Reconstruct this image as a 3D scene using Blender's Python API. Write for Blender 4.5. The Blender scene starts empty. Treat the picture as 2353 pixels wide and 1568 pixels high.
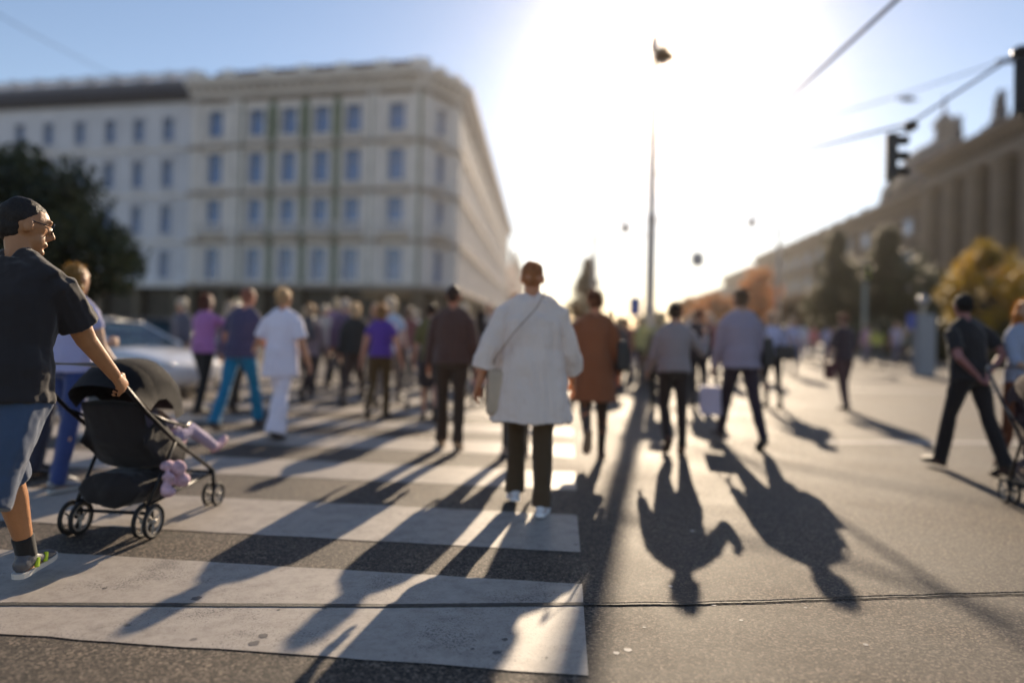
import bpy, bmesh, math, random
from mathutils import Vector, Matrix, noise as mnoise
R = math.radians
rnd = random.Random(7)
scene = bpy.context.scene
# ------------------------------------------------------------------ camera, sky, sun, exposure
CAM_H = 1.35
PITCH, ROLL = 0.9, 1.3            # degrees
SHIFT_Y = -(38 + 1568 * math.tan(R(PITCH))) / 2352
cd = bpy.data.cameras.new('camera'); cam = bpy.data.objects.new('camera', cd)
scene.collection.objects.link(cam); scene.camera = cam
CM = Matrix.Rotation(R(90 + PITCH), 4, 'X') @ Matrix.Rotation(R(ROLL), 4, 'Z')
cam.matrix_world = Matrix.Translation((0, 0, CAM_H)) @ CM
cd.sensor_width = 36; cd.lens = 24; cd.shift_y = SHIFT_Y
cd.clip_start = 0.05; cd.clip_end = 6000
cd.dof.use_dof = True; cd.dof.focus_distance = 3.25; cd.dof.aperture_fstop = 0.42; cd.dof.aperture_blades = 0
SUN_EL, SUN_AZ = 20.9, 12.3       # azimuth to the right of straight ahead
w = bpy.data.worlds.new('World'); scene.world = w; w.use_nodes = True
nt = w.node_tree; nt.nodes.clear()
sky = nt.nodes.new('ShaderNodeTexSky'); sky.sky_type = 'NISHITA'; sky.sun_disc = False
sky.sun_elevation = R(SUN_EL); sky.sun_rotation = R(SUN_AZ)
sky.air_density = 1.0; sky.dust_density = 0.12; sky.ozone_density = 2.6; sky.altitude = 200
bg = nt.nodes.new('ShaderNodeBackground'); bg.inputs[1].default_value = 0.102
wo = nt.nodes.new('ShaderNodeOutputWorld')
tint = nt.nodes.new('ShaderNodeMix'); tint.data_type = 'RGBA'; tint.blend_type = 'MULTIPLY'; tint.inputs[0].default_value = 1; tint.inputs[7].default_value = (1.13, 0.96, 0.88, 1)
nt.links.new(sky.outputs[0], tint.inputs[6]); nt.links.new(tint.outputs[2], bg.inputs[0]); nt.links.new(bg.outputs[0], wo.inputs[0])
sd = bpy.data.lights.new('sun', 'SUN'); sun = bpy.data.objects.new('sun', sd); scene.collection.objects.link(sun)
sd.energy = 5.0; sd.angle = R(0.53); sd.color = (1.0, 0.80, 0.57)
to_sun = Vector((math.sin(R(SUN_AZ)) * math.cos(R(SUN_EL)), math.cos(R(SUN_AZ)) * math.cos(R(SUN_EL)), math.sin(R(SUN_EL))))
sun.rotation_euler = to_sun.to_track_quat('Z', 'Y').to_euler(); sun.location = (0, 0, 60)
vs = scene.view_settings; vs.view_transform = 'Standard'; vs.look = 'None'; vs.exposure = 0.65; vs.gamma = 1; vs.use_curve_mapping = False
scene.cycles.max_bounces = 6; scene.cycles.volume_bounces = 0; scene.cycles.transparent_max_bounces = 12
scene.cycles.caustics_reflective = False; scene.cycles.caustics_refractive = False
scene.cycles.sample_clamp_indirect = 8; scene.cycles.use_denoising = True

# ------------------------------------------------------------------ pixel -> world (pixels of a 2352 x 1568 view)
def ray(x, y):
    u = (x - 1176) / 1568; v = -(y - 784) / 1568 + SHIFT_Y * 1.5
    return (CM.to_3x3() @ Vector((u, v, -1)))
def ground(x, y, z=0.0):
    d = ray(x, y); t = (z - CAM_H) / d.z
    return Vector((d.x * t, d.y * t, z))
def at_depth(x, y, Y):
    d = ray(x, y); t = Y / d.y
    return Vector((d.x * t, Y, CAM_H + d.z * t))

# ------------------------------------------------------------------ object helpers
COL = scene.collection
def tag(o, label=None, cat=None, group=None, kind=None):
    if label: o['label'] = label
    if cat: o['category'] = cat
    if group: o['group'] = group
    if kind: o['kind'] = kind
    return o
def empty(name, loc=(0, 0, 0), rz=0.0, label=None, cat=None, group=None):
    o = bpy.data.objects.new(name, None); COL.objects.link(o)
    o.location = loc; o.rotation_euler = (0, 0, rz); o.empty_display_size = 0.3
    return tag(o, label, cat, group)
def adopt(o, parent):
    o.parent = parent
    o.matrix_parent_inverse = parent.matrix_basis.inverted() if parent.parent is None else (parent.parent.matrix_basis @ Matrix.Identity(4) @ parent.matrix_parent_inverse @ parent.matrix_basis).inverted()
def link(name, me, m=None, parent=None, keep=False, loc=None):
    o = bpy.data.objects.new(name, me); COL.objects.link(o)
    if m is not None:
        for mm in (m if isinstance(m, (list, tuple)) else [m]): me.materials.append(mm)
    if loc is not None: o.location = loc
    if parent is not None:
        if keep: o.parent = parent        # vertices are in the parent's own frame
        else: adopt(o, parent)            # vertices are in world coordinates
    return o
def bm_obj(name, bm, m=None, parent=None, keep=False, smooth=False, loc=None):
    bmesh.ops.recalc_face_normals(bm, faces=bm.faces)
    me = bpy.data.meshes.new(name); bm.to_mesh(me); bm.free()
    if smooth: me.shade_smooth()
    return link(name, me, m, parent, keep, loc)
def copy_tree(o, parent=None):
    c = o.copy(); COL.objects.link(c)
    if parent is not None: c.parent = parent
    for ch in [x for x in o.children]: copy_tree(ch, c)
    return c
def box(bm, c, s, rz=0.0, mi=0, rot=None, taper=1.0):
    M = rot if rot is not None else Matrix.Rotation(rz, 3, 'Z')
    vs_ = []
    for dz in (-1, 1):
        t = taper if dz > 0 else 1
        for dx, dy in ((-1, -1), (1, -1), (1, 1), (-1, 1)):
            vs_.append(bm.verts.new(Vector(c) + M @ Vector((dx * s[0] / 2 * t, dy * s[1] / 2 * t, dz * s[2] / 2))))
    for f in ((0, 3, 2, 1), (4, 5, 6, 7), (0, 1, 5, 4), (1, 2, 6, 5), (2, 3, 7, 6), (3, 0, 4, 7)):
        fc = bm.faces.new([vs_[i] for i in f]); fc.material_index = mi
def tube(bm, pts, rad, side=(1, 0, 0), n=12, mi=0, dome=True):
    pts = [Vector(p) for p in pts]; side = Vector(side)
    rings = []; k = len(pts)
    for i, p in enumerate(pts):
        t = (pts[min(i + 1, k - 1)] - pts[max(i - 1, 0)])
        t = t.normalized() if t.length > 1e-9 else Vector((0, 0, 1))
        s = side - t * side.dot(t)
        if s.length < 1e-4: s = Vector((0, 1, 0)) - t * t.y
        if s.length < 1e-4: s = Vector((0, 0, 1))
        s.normalize(); b = t.cross(s)
        r = rad[i] if isinstance(rad, list) else rad
        ra, rb = r if isinstance(r, (tuple, list)) else (r, r)
        rings.append([bm.verts.new(p + s * (ra * math.cos(6.28318 * j / n)) + b * (rb * math.sin(6.28318 * j / n))) for j in range(n)])
    for i in range(k - 1):
        for j in range(n):
            f = bm.faces.new((rings[i][j], rings[i][(j + 1) % n], rings[i + 1][(j + 1) % n], rings[i + 1][j])); f.material_index = mi
    for e, ring in ((0, rings[0]), (1, rings[-1])):
        p = pts[0] if e == 0 else pts[-1]
        q = pts[1] if e == 0 else pts[-2]
        r = rad[0 if e == 0 else -1] if isinstance(rad, list) else rad
        rr = min(r) if isinstance(r, (tuple, list)) else r
        d = (p - q).normalized() * (rr * 0.35 if dome else 0)
        cv = bm.verts.new(p + d)
        for j in range(n):
            a, b2 = ring[j], ring[(j + 1) % n]
            f = bm.faces.new((a, cv, b2) if e == 0 else (a, b2, cv)); f.material_index = mi
def ell(bm, c, r, rot=None, nu=14, nv=9, mi=0):
    M = rot if rot is not None else Matrix.Identity(3)
    c = Vector(c); rings = []
    top = bm.verts.new(c + M @ Vector((0, 0, r[2]))); bot = bm.verts.new(c + M @ Vector((0, 0, -r[2])))
    for i in range(1, nv):
        th = math.pi * i / nv
        rings.append([bm.verts.new(c + M @ Vector((r[0] * math.sin(th) * math.cos(6.28318 * j / nu), r[1] * math.sin(th) * math.sin(6.28318 * j / nu), r[2] * math.cos(th)))) for j in range(nu)])
    for j in range(nu):
        bm.faces.new((top, rings[0][j], rings[0][(j + 1) % nu])).material_index = mi
        bm.faces.new((bot, rings[-1][(j + 1) % nu], rings[-1][j])).material_index = mi
        for i in range(len(rings) - 1):
            bm.faces.new((rings[i][j], rings[i + 1][j], rings[i + 1][(j + 1) % nu], rings[i][(j + 1) % nu])).material_index = mi
def lathe(bm, c, prof, n=16, mi=0):
    c = Vector(c)
    rings = [[bm.verts.new(c + Vector((r * math.cos(6.28318 * j / n), r * math.sin(6.28318 * j / n), z))) for j in range(n)] for r, z in prof]
    for i in range(len(rings) - 1):
        for j in range(n):
            bm.faces.new((rings[i][j], rings[i][(j + 1) % n], rings[i + 1][(j + 1) % n], rings[i + 1][j])).material_index = mi
    bm.faces.new(rings[-1]).material_index = mi; bm.faces.new(list(reversed(rings[0]))).material_index = mi
def torus(bm, c, axis, Rr, r, n=28, m=8, mi=0):
    axis = Vector(axis).normalized(); a = axis.orthogonal().normalized(); b = axis.cross(a); c = Vector(c)
    rings = []
    for i in range(n):
        t = 6.28318 * i / n; d = a * math.cos(t) + b * math.sin(t)
        rings.append([bm.verts.new(c + d * (Rr + r * math.cos(6.28318 * j / m)) + axis * (r * math.sin(6.28318 * j / m))) for j in range(m)])
    for i in range(n):
        for j in range(m):
            bm.faces.new((rings[i][j], rings[(i + 1) % n][j], rings[(i + 1) % n][(j + 1) % m], rings[i][(j + 1) % m])).material_index = mi

TMP = bpy.data.scenes.new('tmp_build')
CLOUD = bpy.data.textures.new('wrinkle', 'CLOUDS'); CLOUD.noise_scale = 0.09; CLOUD.noise_depth = 2
def remeshed(name, bm, voxel, m, parent, smooth=4, disp=0.0, extra=None, folds=0.0):
    bmesh.ops.recalc_face_normals(bm, faces=bm.faces)
    me = bpy.data.meshes.new('t'); bm.to_mesh(me); bm.free()
    o = bpy.data.objects.new('t', me); TMP.collection.objects.link(o)
    md = o.modifiers.new('r', 'REMESH'); md.mode = 'VOXEL'; md.voxel_size = voxel; md.use_smooth_shade = True
    if smooth:
        sm = o.modifiers.new('s', 'SMOOTH'); sm.factor = 0.5; sm.iterations = smooth
    if disp:
        dm = o.modifiers.new('d', 'DISPLACE'); dm.texture = CLOUD; dm.strength = disp; dm.mid_level = 0.5; dm.texture_coords = 'LOCAL'
    vl = TMP.view_layers[0]; vl.update()
    ev = o.evaluated_get(vl.depsgraph)
    out = bpy.data.meshes.new_from_object(ev, depsgraph=vl.depsgraph)
    bpy.data.objects.remove(o); bpy.data.meshes.remove(me)
    out.name = name
    if folds:                                  # hanging folds: noise stretched along the height
        ks = [(v.co.copy(), v.normal.copy()) for v in out.vertices]
        for v, (c, n) in zip(out.vertices, ks):
            v.co = c + n * (folds * (mnoise.noise((c.x * 11, c.y * 11, c.z * 2.6)) + .5 * mnoise.noise((c.x * 23 + 4, c.y * 23, c.z * 6 + c.x * 8))))
    if extra:                                  # loose geometry (hair strands) added after remeshing
        b = bmesh.new(); b.from_mesh(out); extra(b); b.to_mesh(out); b.free()
    out.shade_smooth()
    out.materials.clear()
    return link(name, out, m, parent, keep=True)

# ------------------------------------------------------------------ materials
MC = {}
def nodes(name):
    m = bpy.data.materials.new(name); m.use_nodes = True; t = m.node_tree; t.nodes.clear()
    o = t.nodes.new('ShaderNodeOutputMaterial'); p = t.nodes.new('ShaderNodeBsdfPrincipled'); t.links.new(p.outputs[0], o.inputs[0])
    return m, t, p, o
def N(t, typ, **kw):
    n = t.nodes.new(typ)
    for k, v in kw.items():
        if k.startswith('i_'):
            n.inputs[k[2:].replace('_', ' ')].default_value = v
        else: setattr(n, k, v)
    return n
def ramp(t, stops):
    r = t.nodes.new('ShaderNodeValToRGB'); e = r.color_ramp.elements
    while len(e) < len(stops): e.new(0.5)
    for i, (p, c) in enumerate(stops):
        e[i].position = p; e[i].color = (c[0], c[1], c[2], 1) if len(c) == 3 else c
    return r
def mat(name, col, rough=0.6, metal=0.0, var=0.12, nscale=6.0, bump=0.0, bscale=60.0, sheen=0.0, spec=None, coat=0.0, trans=0.0):
    key = (name, col, rough, metal, var, nscale, bump, bscale, sheen, coat, trans)
    if key in MC: return MC[key]
    m, t, p, o = nodes(name)
    co = N(t, 'ShaderNodeTexCoord')
    nz = N(t, 'ShaderNodeTexNoise', i_Scale=nscale, i_Detail=5.0, i_Roughness=0.6); t.links.new(co.outputs['Object'], nz.inputs['Vector'])
    lo = tuple(c * (1 - var) for c in col); hi = tuple(min(1, c * (1 + var)) for c in col)
    r = ramp(t, [(0.3, lo), (0.7, hi)]); t.links.new(nz.outputs['Fac'], r.inputs[0]); t.links.new(r.outputs[0], p.inputs['Base Color'])
    p.inputs['Roughness'].default_value = rough; p.inputs['Metallic'].default_value = metal
    if spec is not None: p.inputs['Specular IOR Level'].default_value = spec
    if sheen: p.inputs['Sheen Weight'].default_value = sheen; p.inputs['Sheen Roughness'].default_value = 0.4
    if coat: p.inputs['Coat Weight'].default_value = coat; p.inputs['Coat Roughness'].default_value = 0.06
    if bump:
        nb = N(t, 'ShaderNodeTexNoise', i_Scale=bscale, i_Detail=4.0); t.links.new(co.outputs['Object'], nb.inputs['Vector'])
        bp = N(t, 'ShaderNodeBump', i_Strength=bump, i_Distance=0.01); t.links.new(nb.outputs['Fac'], bp.inputs['Height']); t.links.new(bp.outputs[0], p.inputs['Normal'])
    if trans:
        tr = N(t, 'ShaderNodeBsdfTranslucent'); t.links.new(r.outputs[0], tr.inputs[0])
        mx = N(t, 'ShaderNodeMixShader'); mx.inputs[0].default_value = trans
        t.links.new(p.outputs[0], mx.inputs[1]); t.links.new(tr.outputs[0], mx.inputs[2]); t.links.new(mx.outputs[0], o.inputs[0])
    MC[key] = m
    return m
def cloth(col, name='cloth', trans=0.0, sheen=0.35):
    return mat(name, tuple(col), 0.85, var=0.05, nscale=3, bump=0.25, bscale=400, sheen=sheen, trans=trans)
def striped(col, col2, scale=28.0):
    m, t, p, o = nodes('striped_cloth')
    co = N(t, 'ShaderNodeTexCoord'); wv = N(t, 'ShaderNodeTexWave', i_Scale=scale, i_Distortion=0.4); wv.bands_direction = 'Z'
    t.links.new(co.outputs['Object'], wv.inputs[0])
    wx = N(t, 'ShaderNodeTexWave', i_Scale=scale * 0.8, i_Distortion=0.3); wx.bands_direction = 'X'; t.links.new(co.outputs['Object'], wx.inputs[0])
    mm = N(t, 'ShaderNodeMath', operation='MULTIPLY'); t.links.new(wv.outputs['Fac'], mm.inputs[0]); mm.inputs[1].default_value = 0.8
    ma = N(t, 'ShaderNodeMath', operation='MULTIPLY_ADD'); t.links.new(wx.outputs['Fac'], ma.inputs[0]); ma.inputs[1].default_value = 0.2; t.links.new(mm.outputs[0], ma.inputs[2])
    r = ramp(t, [(0.35, col), (0.65, col2)]); t.links.new(ma.outputs[0], r.inputs[0]); t.links.new(r.outputs[0], p.inputs['Base Color'])
    p.inputs['Roughness'].default_value = 0.9; p.inputs['Sheen Weight'].default_value = 0.3
    return m
def skin(col=(0.50, 0.27, 0.18)):
    m = mat('skin', col, 0.5, var=0.1, nscale=14, bump=0.15, bscale=120)
    p = [n for n in m.node_tree.nodes if n.type == 'BSDF_PRINCIPLED'][0]
    p.inputs['Subsurface Weight'].default_value = 0.0
    return m
def hairm(col): return mat('hair', tuple(col), 0.5, var=0.3, nscale=60, bump=0.7, bscale=150, trans=0.35)
# ------------------------------------------------------------------ ground, crossing, kerbs
def asphalt_mat(name, base, rough=0.46, bump=1.0):
    m, t, p, o = nodes(name)
    g = N(t, 'ShaderNodeNewGeometry')
    v = N(t, 'ShaderNodeTexVoronoi', i_Scale=105.0); t.links.new(g.outputs['Position'], v.inputs['Vector'])
    n1 = N(t, 'ShaderNodeTexNoise', i_Scale=260.0, i_Detail=3.0, i_Roughness=0.7); t.links.new(g.outputs['Position'], n1.inputs['Vector'])
    n2 = N(t, 'ShaderNodeTexNoise', i_Scale=0.9, i_Detail=5.0, i_Roughness=0.65); t.links.new(g.outputs['Position'], n2.inputs['Vector'])
    sep = N(t, 'ShaderNodeSeparateColor'); t.links.new(v.outputs['Color'], sep.inputs[0])
    r1 = ramp(t, [(0.0, tuple(c * 0.12 for c in base)), (0.45, tuple(c * 0.8 for c in base)), (0.8, tuple(c * 1.7 for c in base)), (1.0, tuple(c * 3.6 for c in base))])
    t.links.new(sep.outputs[0], r1.inputs[0])
    r2 = ramp(t, [(0.32, (0.62, 0.62, 0.63)), (0.5, (0.95, 0.94, 0.92)), (0.7, (1.3, 1.24, 1.16))]); t.links.new(n2.outputs['Fac'], r2.inputs[0])
    mx = N(t, 'ShaderNodeMix', data_type='RGBA', blend_type='MULTIPLY'); mx.inputs[0].default_value = 1
    t.links.new(r1.outputs[0], mx.inputs[6]); t.links.new(r2.outputs[0], mx.inputs[7]); t.links.new(mx.outputs[2], p.inputs['Base Color'])
    rr = ramp(t, [(0.3, (rough - 0.06,) * 3), (0.75, (rough + 0.1,) * 3)]); t.links.new(n2.outputs['Fac'], rr.inputs[0]); t.links.new(rr.outputs[0], p.inputs['Roughness'])
    ma = N(t, 'ShaderNodeMath', operation='MULTIPLY_ADD'); t.links.new(sep.outputs[1], ma.inputs[0]); ma.inputs[1].default_value = 0.9; t.links.new(n1.outputs['Fac'], ma.inputs[2])
    p.inputs['Specular IOR Level'].default_value = 0.31
    bp = N(t, 'ShaderNodeBump', i_Strength=bump, i_Distance=0.006); t.links.new(ma.outputs[0], bp.inputs['Height']); t.links.new(bp.outputs[0], p.inputs['Normal'])
    return m
M_ASPH = asphalt_mat('asphalt', (0.078, 0.062, 0.050), rough=0.62, bump=0.9)
def paint_mat():
    m, t, p, o = nodes('road_paint')
    g = N(t, 'ShaderNodeNewGeometry')
    n1 = N(t, 'ShaderNodeTexNoise', i_Scale=120.0, i_Detail=4.0, i_Roughness=0.75); t.links.new(g.outputs['Position'], n1.inputs['Vector'])
    n2 = N(t, 'ShaderNodeTexNoise', i_Scale=2.3, i_Detail=6.0, i_Roughness=0.62); t.links.new(g.outputs['Position'], n2.inputs['Vector'])
    n3 = N(t, 'ShaderNodeTexNoise', i_Scale=9.0, i_Detail=6.0, i_Roughness=0.8); t.links.new(g.outputs['Position'], n3.inputs['Vector'])
    # worn-through specks, denser in patches
    s = N(t, 'ShaderNodeMath', operation='MULTIPLY_ADD'); t.links.new(n2.outputs['Fac'], s.inputs[0]); s.inputs[1].default_value = 0.55; t.links.new(n1.outputs['Fac'], s.inputs[2])
    r = ramp(t, [(0.865, (0, 0, 0)), (0.93, (1, 1, 1))]); t.links.new(s.outputs[0], r.inputs[0])
    col = ramp(t, [(0.25, (0.22, 0.19, 0.165)), (0.5, (0.36, 0.32, 0.28)), (0.75, (0.45, 0.405, 0.36))]); t.links.new(n3.outputs['Fac'], col.inputs[0])
    v = N(t, 'ShaderNodeTexVoronoi', i_Scale=2.6); t.links.new(g.outputs['Position'], v.inputs['Vector'])
    dn = N(t, 'ShaderNodeMath', operation='MULTIPLY_ADD'); t.links.new(n3.outputs['Fac'], dn.inputs[0]); dn.inputs[1].default_value = 0.08; t.links.new(v.outputs['Distance'], dn.inputs[2])
    spot = ramp(t, [(0.070, (0.45, 0.45, 0.46)), (0.085, (1, 1, 1))]); t.links.new(dn.outputs[0], spot.inputs[0])
    mxs = N(t, 'ShaderNodeMix', data_type='RGBA', blend_type='MULTIPLY'); mxs.inputs[0].default_value = 1
    t.links.new(col.outputs[0], mxs.inputs[6]); t.links.new(spot.outputs[0], mxs.inputs[7])
    mx = N(t, 'ShaderNodeMix', data_type='RGBA'); t.links.new(r.outputs[0], mx.inputs[0]); t.links.new(mxs.outputs[2], mx.inputs[6]); mx.inputs[7].default_value = (0.09, 0.082, 0.075, 1)
    t.links.new(mx.outputs[2], p.inputs['Base Color']); p.inputs['Roughness'].default_value = 0.55
    bp = N(t, 'ShaderNodeBump', i_Strength=0.55, i_Distance=0.003); t.links.new(n1.outputs['Fac'], bp.inputs['Height']); t.links.new(bp.outputs[0], p.inputs['Normal'])
    return m
M_PAINT = paint_mat()
def sheet(name, poly, z, m, sub=None):
    bm = bmesh.new(); bm.faces.new([bm.verts.new((x, y, z)) for x, y in poly])
    return tag(bm_obj(name, bm, m), kind='structure')
sheet('road', [(-1500, -200), (1500, -200), (1500, 2500), (-1500, 2500)], 0.0, M_ASPH)

# the zebra crossing: bars whose right ends follow the crossing's edge
SD = Vector((1, -0.097)).normalized()          # along a bar (to the right)
def end_x(Z): return 0.11 + 0.080 * Z
BARS = [(2.66, 3.60), (4.10, 4.90), (5.64, 6.34), (7.05, 7.78), (8.42, 9.05), (9.8, 10.45), (11.2, 11.85), (12.6, 13.25), (14.0, 14.65), (15.4, 16.05), (16.8, 17.45), (18.2, 18.85), (19.6, 20.2)]
for z0, z1 in BARS:
    bm = bmesh.new(); rr = random.Random(int(z0 * 100)); bot = []; top = []
    n = 60
    for i in range(n + 1):                      # slightly ragged long edges
        s = i / n * (14.0 if z0 > 6 else 9.0)
        for z, L in ((z0, bot), (z1, top)):
            x = end_x(z) + rr.uniform(-0.004, 0.004) * (i == 0); L.append(bm.verts.new((x - SD.x * s, z - SD.y * s + rr.uniform(-0.006, 0.006), 0.004)))
    for i in range(n):
        bm.faces.new((bot[i], top[i], top[i + 1], bot[i + 1]))
    o = bm_obj('crossing_bar', bm, M_PAINT)
    tag(o, kind='structure', group='painted bars of the zebra crossing')
# tar joint across the foreground (wide on the left, a hairline crack on the right)
M_TAR = mat('tar', (0.035, 0.031, 0.028), 0.6, var=0.3, nscale=40, bump=0.8, bscale=160)
def ribbon(bm, pts, wid, z, rr, jag):
    L = []; Q = []
    for i, p in enumerate(pts):
        wv = wid(i / (len(pts) - 1)) / 2
        L.append(bm.verts.new((p[0], p[1] - wv - rr.uniform(0, jag), z))); Q.append(bm.verts.new((p[0], p[1] + wv + rr.uniform(0, jag), z)))
    for i in range(len(pts) - 1):
        bm.faces.new((L[i], L[i + 1], Q[i + 1], Q[i]))
rr = random.Random(3)
kp = [(-60, 1389), (400, 1391), (900, 1393), (1340, 1389), (1560, 1388), (1750, 1383), (2050, 1372), (2420, 1362)]
def interp(kp, x):
    for (x0, y0), (x1, y1) in zip(kp, kp[1:]):
        if x <= x1: return y0 + (y1 - y0) * (x - x0) / (x1 - x0)
    return kp[-1][1]
pts = []
px = -700.0
while px < 3000:
    g = ground(px, interp(kp, max(-60, min(px, 2420)))); wob = 0.0 if px < 1340 else 1.0
    pts.append((g.x, g.y + wob * (0.012 * mnoise.noise((g.x * 5, 0, 0)) + 0.006 * mnoise.noise((g.x * 22, 3, 0)))))
    px += 7
bm = bmesh.new(); k = sum(1 for i in range(len(pts)) if -700 + 7 * i < 1340)
ribbon(bm, pts[:k + 1], lambda s: 0.030 if s > .1 else 0.034, 0.008, rr, 0.004)
bm2 = bm
ribbon(bm2, pts[k:], lambda s: max(0.006, 0.016 - 0.03 * s), 0.006, rr, 0.005)
tag(bm_obj('road_joint', bm2, M_TAR), kind='structure')
# raised asphalt lip beside the crack
bm = bmesh.new()
lip = [Vector((p[0], p[1] + 0.02, 0.003)) for p in pts[k:]]
tube(bm, lip, [(0.018 * max(0.15, 1 - 1.6 * i / len(lip)), 0.006) for i in range(len(lip))], side=(0, 1, 0), n=6)
tag(bm_obj('road_seam', bm, M_ASPH, smooth=True), kind='structure')
# trodden-in gum and small stains
M_GUM = mat('pale_gum', (.42, .39, .36), .7); M_STAIN = mat('dark_stain', (.10, .09, .085), .6)
for x, y, r_, dk in ((450, 1376, .026, 1), (605, 1461, .022, 1), (585, 1479, .024, 1), (640, 1402, .010, 1), (745, 1398, .012, 1), (1160, 1470, .014, 1), (1140, 1500, .018, 1), (1255, 1512, .008, 1), (240, 1352, .012, 1), (1085, 1492, .010, 1),
        (1540, 1346, .016, 0), (1442, 1492, .018, 0), (1415, 1499, .014, 0), (1590, 1219, .022, 0), (1850, 1395, .009, 0), (1640, 1390, .011, 0), (1702, 1424, .010, 0), (1988, 1480, .012, 0), (900, 1320, .012, 0), (1480, 1440, .008, 0)):
    g = ground(x, y); bm = bmesh.new(); rs = random.Random(x)
    bm.faces.new([bm.verts.new((g.x + r_ * rs.uniform(.7, 1.2) * math.cos(k * .5236), g.y + r_ * rs.uniform(.7, 1.1) * math.sin(k * .5236), .0053 if dk else .0016)) for k in range(12)])
    tag(bm_obj('road_stain', bm, M_STAIN if dk else M_GUM), kind='structure', group='gum spots and stains on the road')
# light patches on the far right carriageway
sheet('road_line', [(3.9, 8.3), (7.0, 8.6), (7.0, 8.85), (3.9, 8.5)], 0.004, M_PAINT)
sheet('road_line', [(8, 16.0), (26, 17.2), (26, 17.5), (8, 16.25)], 0.004, M_PAINT)
# pavements behind
M_PAVE = mat('paving', (0.30, 0.28, 0.26), 0.7, var=0.2, nscale=2, bump=0.3, bscale=30)
def pavement(poly):
    bm = bmesh.new(); b = [bm.verts.new((x, y, -0.05)) for x, y in poly]; t_ = [bm.verts.new((x, y, 0.13)) for x, y in poly]
    bm.faces.new(t_); n = len(poly)
    for i in range(n): bm.faces.new((b[i], b[(i + 1) % n], t_[(i + 1) % n], t_[i]))
    tag(bm_obj('pavement', bm, M_PAVE), kind='structure')
pavement([(-70, 67.5), (-70, 72), (-9, 62), (-4.5, 66.5), (2.5, 250), (5.5, 250), (-2.0, 62), (-7, 56.5), (-9.5, 56.0), (-70, 60)][::-1])
pavement([(14, 39), (90, 31), (90, 120), (60, 250), (45, 250)])
# low lawn strip under the right-hand trees
# ------------------------------------------------------------------ buildings
M_STUC = mat('pale_stucco', (0.78, 0.74, 0.72), 0.85, var=0.10, nscale=0.35, bump=0.2, bscale=9)
M_TRIM = mat('stone_trim', (0.80, 0.75, 0.70), 0.8, var=0.12, nscale=0.8, bump=0.2, bscale=12)
M_PIER = mat('shop_pier', (0.16, 0.125, 0.085), 0.8, var=0.2, nscale=1)
M_GREEN = mat('green_pilaster', (0.21, 0.24, 0.17), 0.8, var=0.12, nscale=1)
M_WHITEW = mat('white_stucco', (0.70, 0.70, 0.74), 0.85, var=0.08, nscale=0.4)
M_ROOF = mat('roof_tile', (0.10, 0.055, 0.045), 0.8, var=0.25, nscale=1.5)
M_SLATE = mat('slate', (0.07, 0.075, 0.09), 0.55, var=0.2, nscale=2)
M_GLASS = mat('window_glass', (0.10, 0.19, 0.42), 0.08, var=0.4, nscale=0.8, spec=0.9)  # blue base colour stands in for sky reflected in the panes
M_BTRIM = mat('shade_brown_trim', (0.36, 0.30, 0.25), 0.8, var=0.15, nscale=0.8)  # darker brown puts the shading under cornice and courses into the colour
M_FRAME = mat('window_wood', (0.32, 0.34, 0.36), 0.5, var=0.1)
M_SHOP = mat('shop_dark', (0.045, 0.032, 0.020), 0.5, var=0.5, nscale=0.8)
M_STONE = mat('brown_stone', (0.085, 0.065, 0.050), 0.85, var=0.16, nscale=0.5, bump=0.2, bscale=8)
M_STONE2 = mat('light_stone', (0.17, 0.135, 0.10), 0.8, var=0.14, nscale=0.6)
M_PINK = mat('flare_pink_stucco', (0.50, 0.31, 0.25), 0.85, var=0.1, nscale=0.3)  # pinkish house colour, with lens flare's salmon tint partly painted in
M_LEAD = mat('lead_roof', (0.17, 0.155, 0.16), 0.95, var=0.15, nscale=2)
M_COPPER = mat('dark_copper', (0.04, 0.048, 0.065), 0.95, var=0.2, nscale=2)

class Face:
    """a vertical facade plane: u along, z up, d outward"""
    def __init__(s, p0, p1):
        s.p0 = Vector((p0[0], p0[1])); d = Vector((p1[0] - p0[0], p1[1] - p0[1])); s.L = d.length; s.U = d.normalized(); s.Nn = Vector((s.U.y, -s.U.x))
        s.rz = math.atan2(s.U.y, s.U.x)
    def P(s, u, z, d=0.0):
        q = s.p0 + s.U * u + s.Nn * d
        return Vector((q.x, q.y, z))
    def box(s, bm, u0, u1, z0, z1, d0, d1, mi=0):
        c = s.P((u0 + u1) / 2, (z0 + z1) / 2, (d0 + d1) / 2)
        box(bm, c, (abs(u1 - u0), abs(d1 - d0), abs(z1 - z0)), rz=s.rz, mi=mi)
def wall_grid(bm, F, openings, z0, z1, depth=0.35):
    us = sorted(set([0.0, F.L] + [o[0] for o in openings] + [o[1] for o in openings]))
    zs = sorted(set([z0, z1] + [o[2] for o in openings] + [o[3] for o in openings]))
    vc = {}
    def V(u, z, d=0.0):
        k = (round(u, 3), round(z, 3), d)
        if k not in vc: vc[k] = bm.verts.new(F.P(u, z, -d))
        return vc[k]
    for a, b in zip(us, us[1:]):
        for c, e in zip(zs, zs[1:]):
            um, zm = (a + b) / 2, (c + e) / 2
            if any(o[0] < um < o[1] and o[2] < zm < o[3] for o in openings): continue
            bm.faces.new((V(a, c), V(b, c), V(b, e), V(a, e)))
    for o in openings:
        u0, u1, a, b = o
        for q in (((u0, a), (u1, a)), ((u1, a), (u1, b)), ((u1, b), (u0, b)), ((u0, b), (u0, a))):
            (ua, za), (ub, zb) = q
            bm.faces.new((V(ua, za), V(ub, zb), V(ub, zb, depth), V(ua, za, depth)))
WIN = {}
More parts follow.
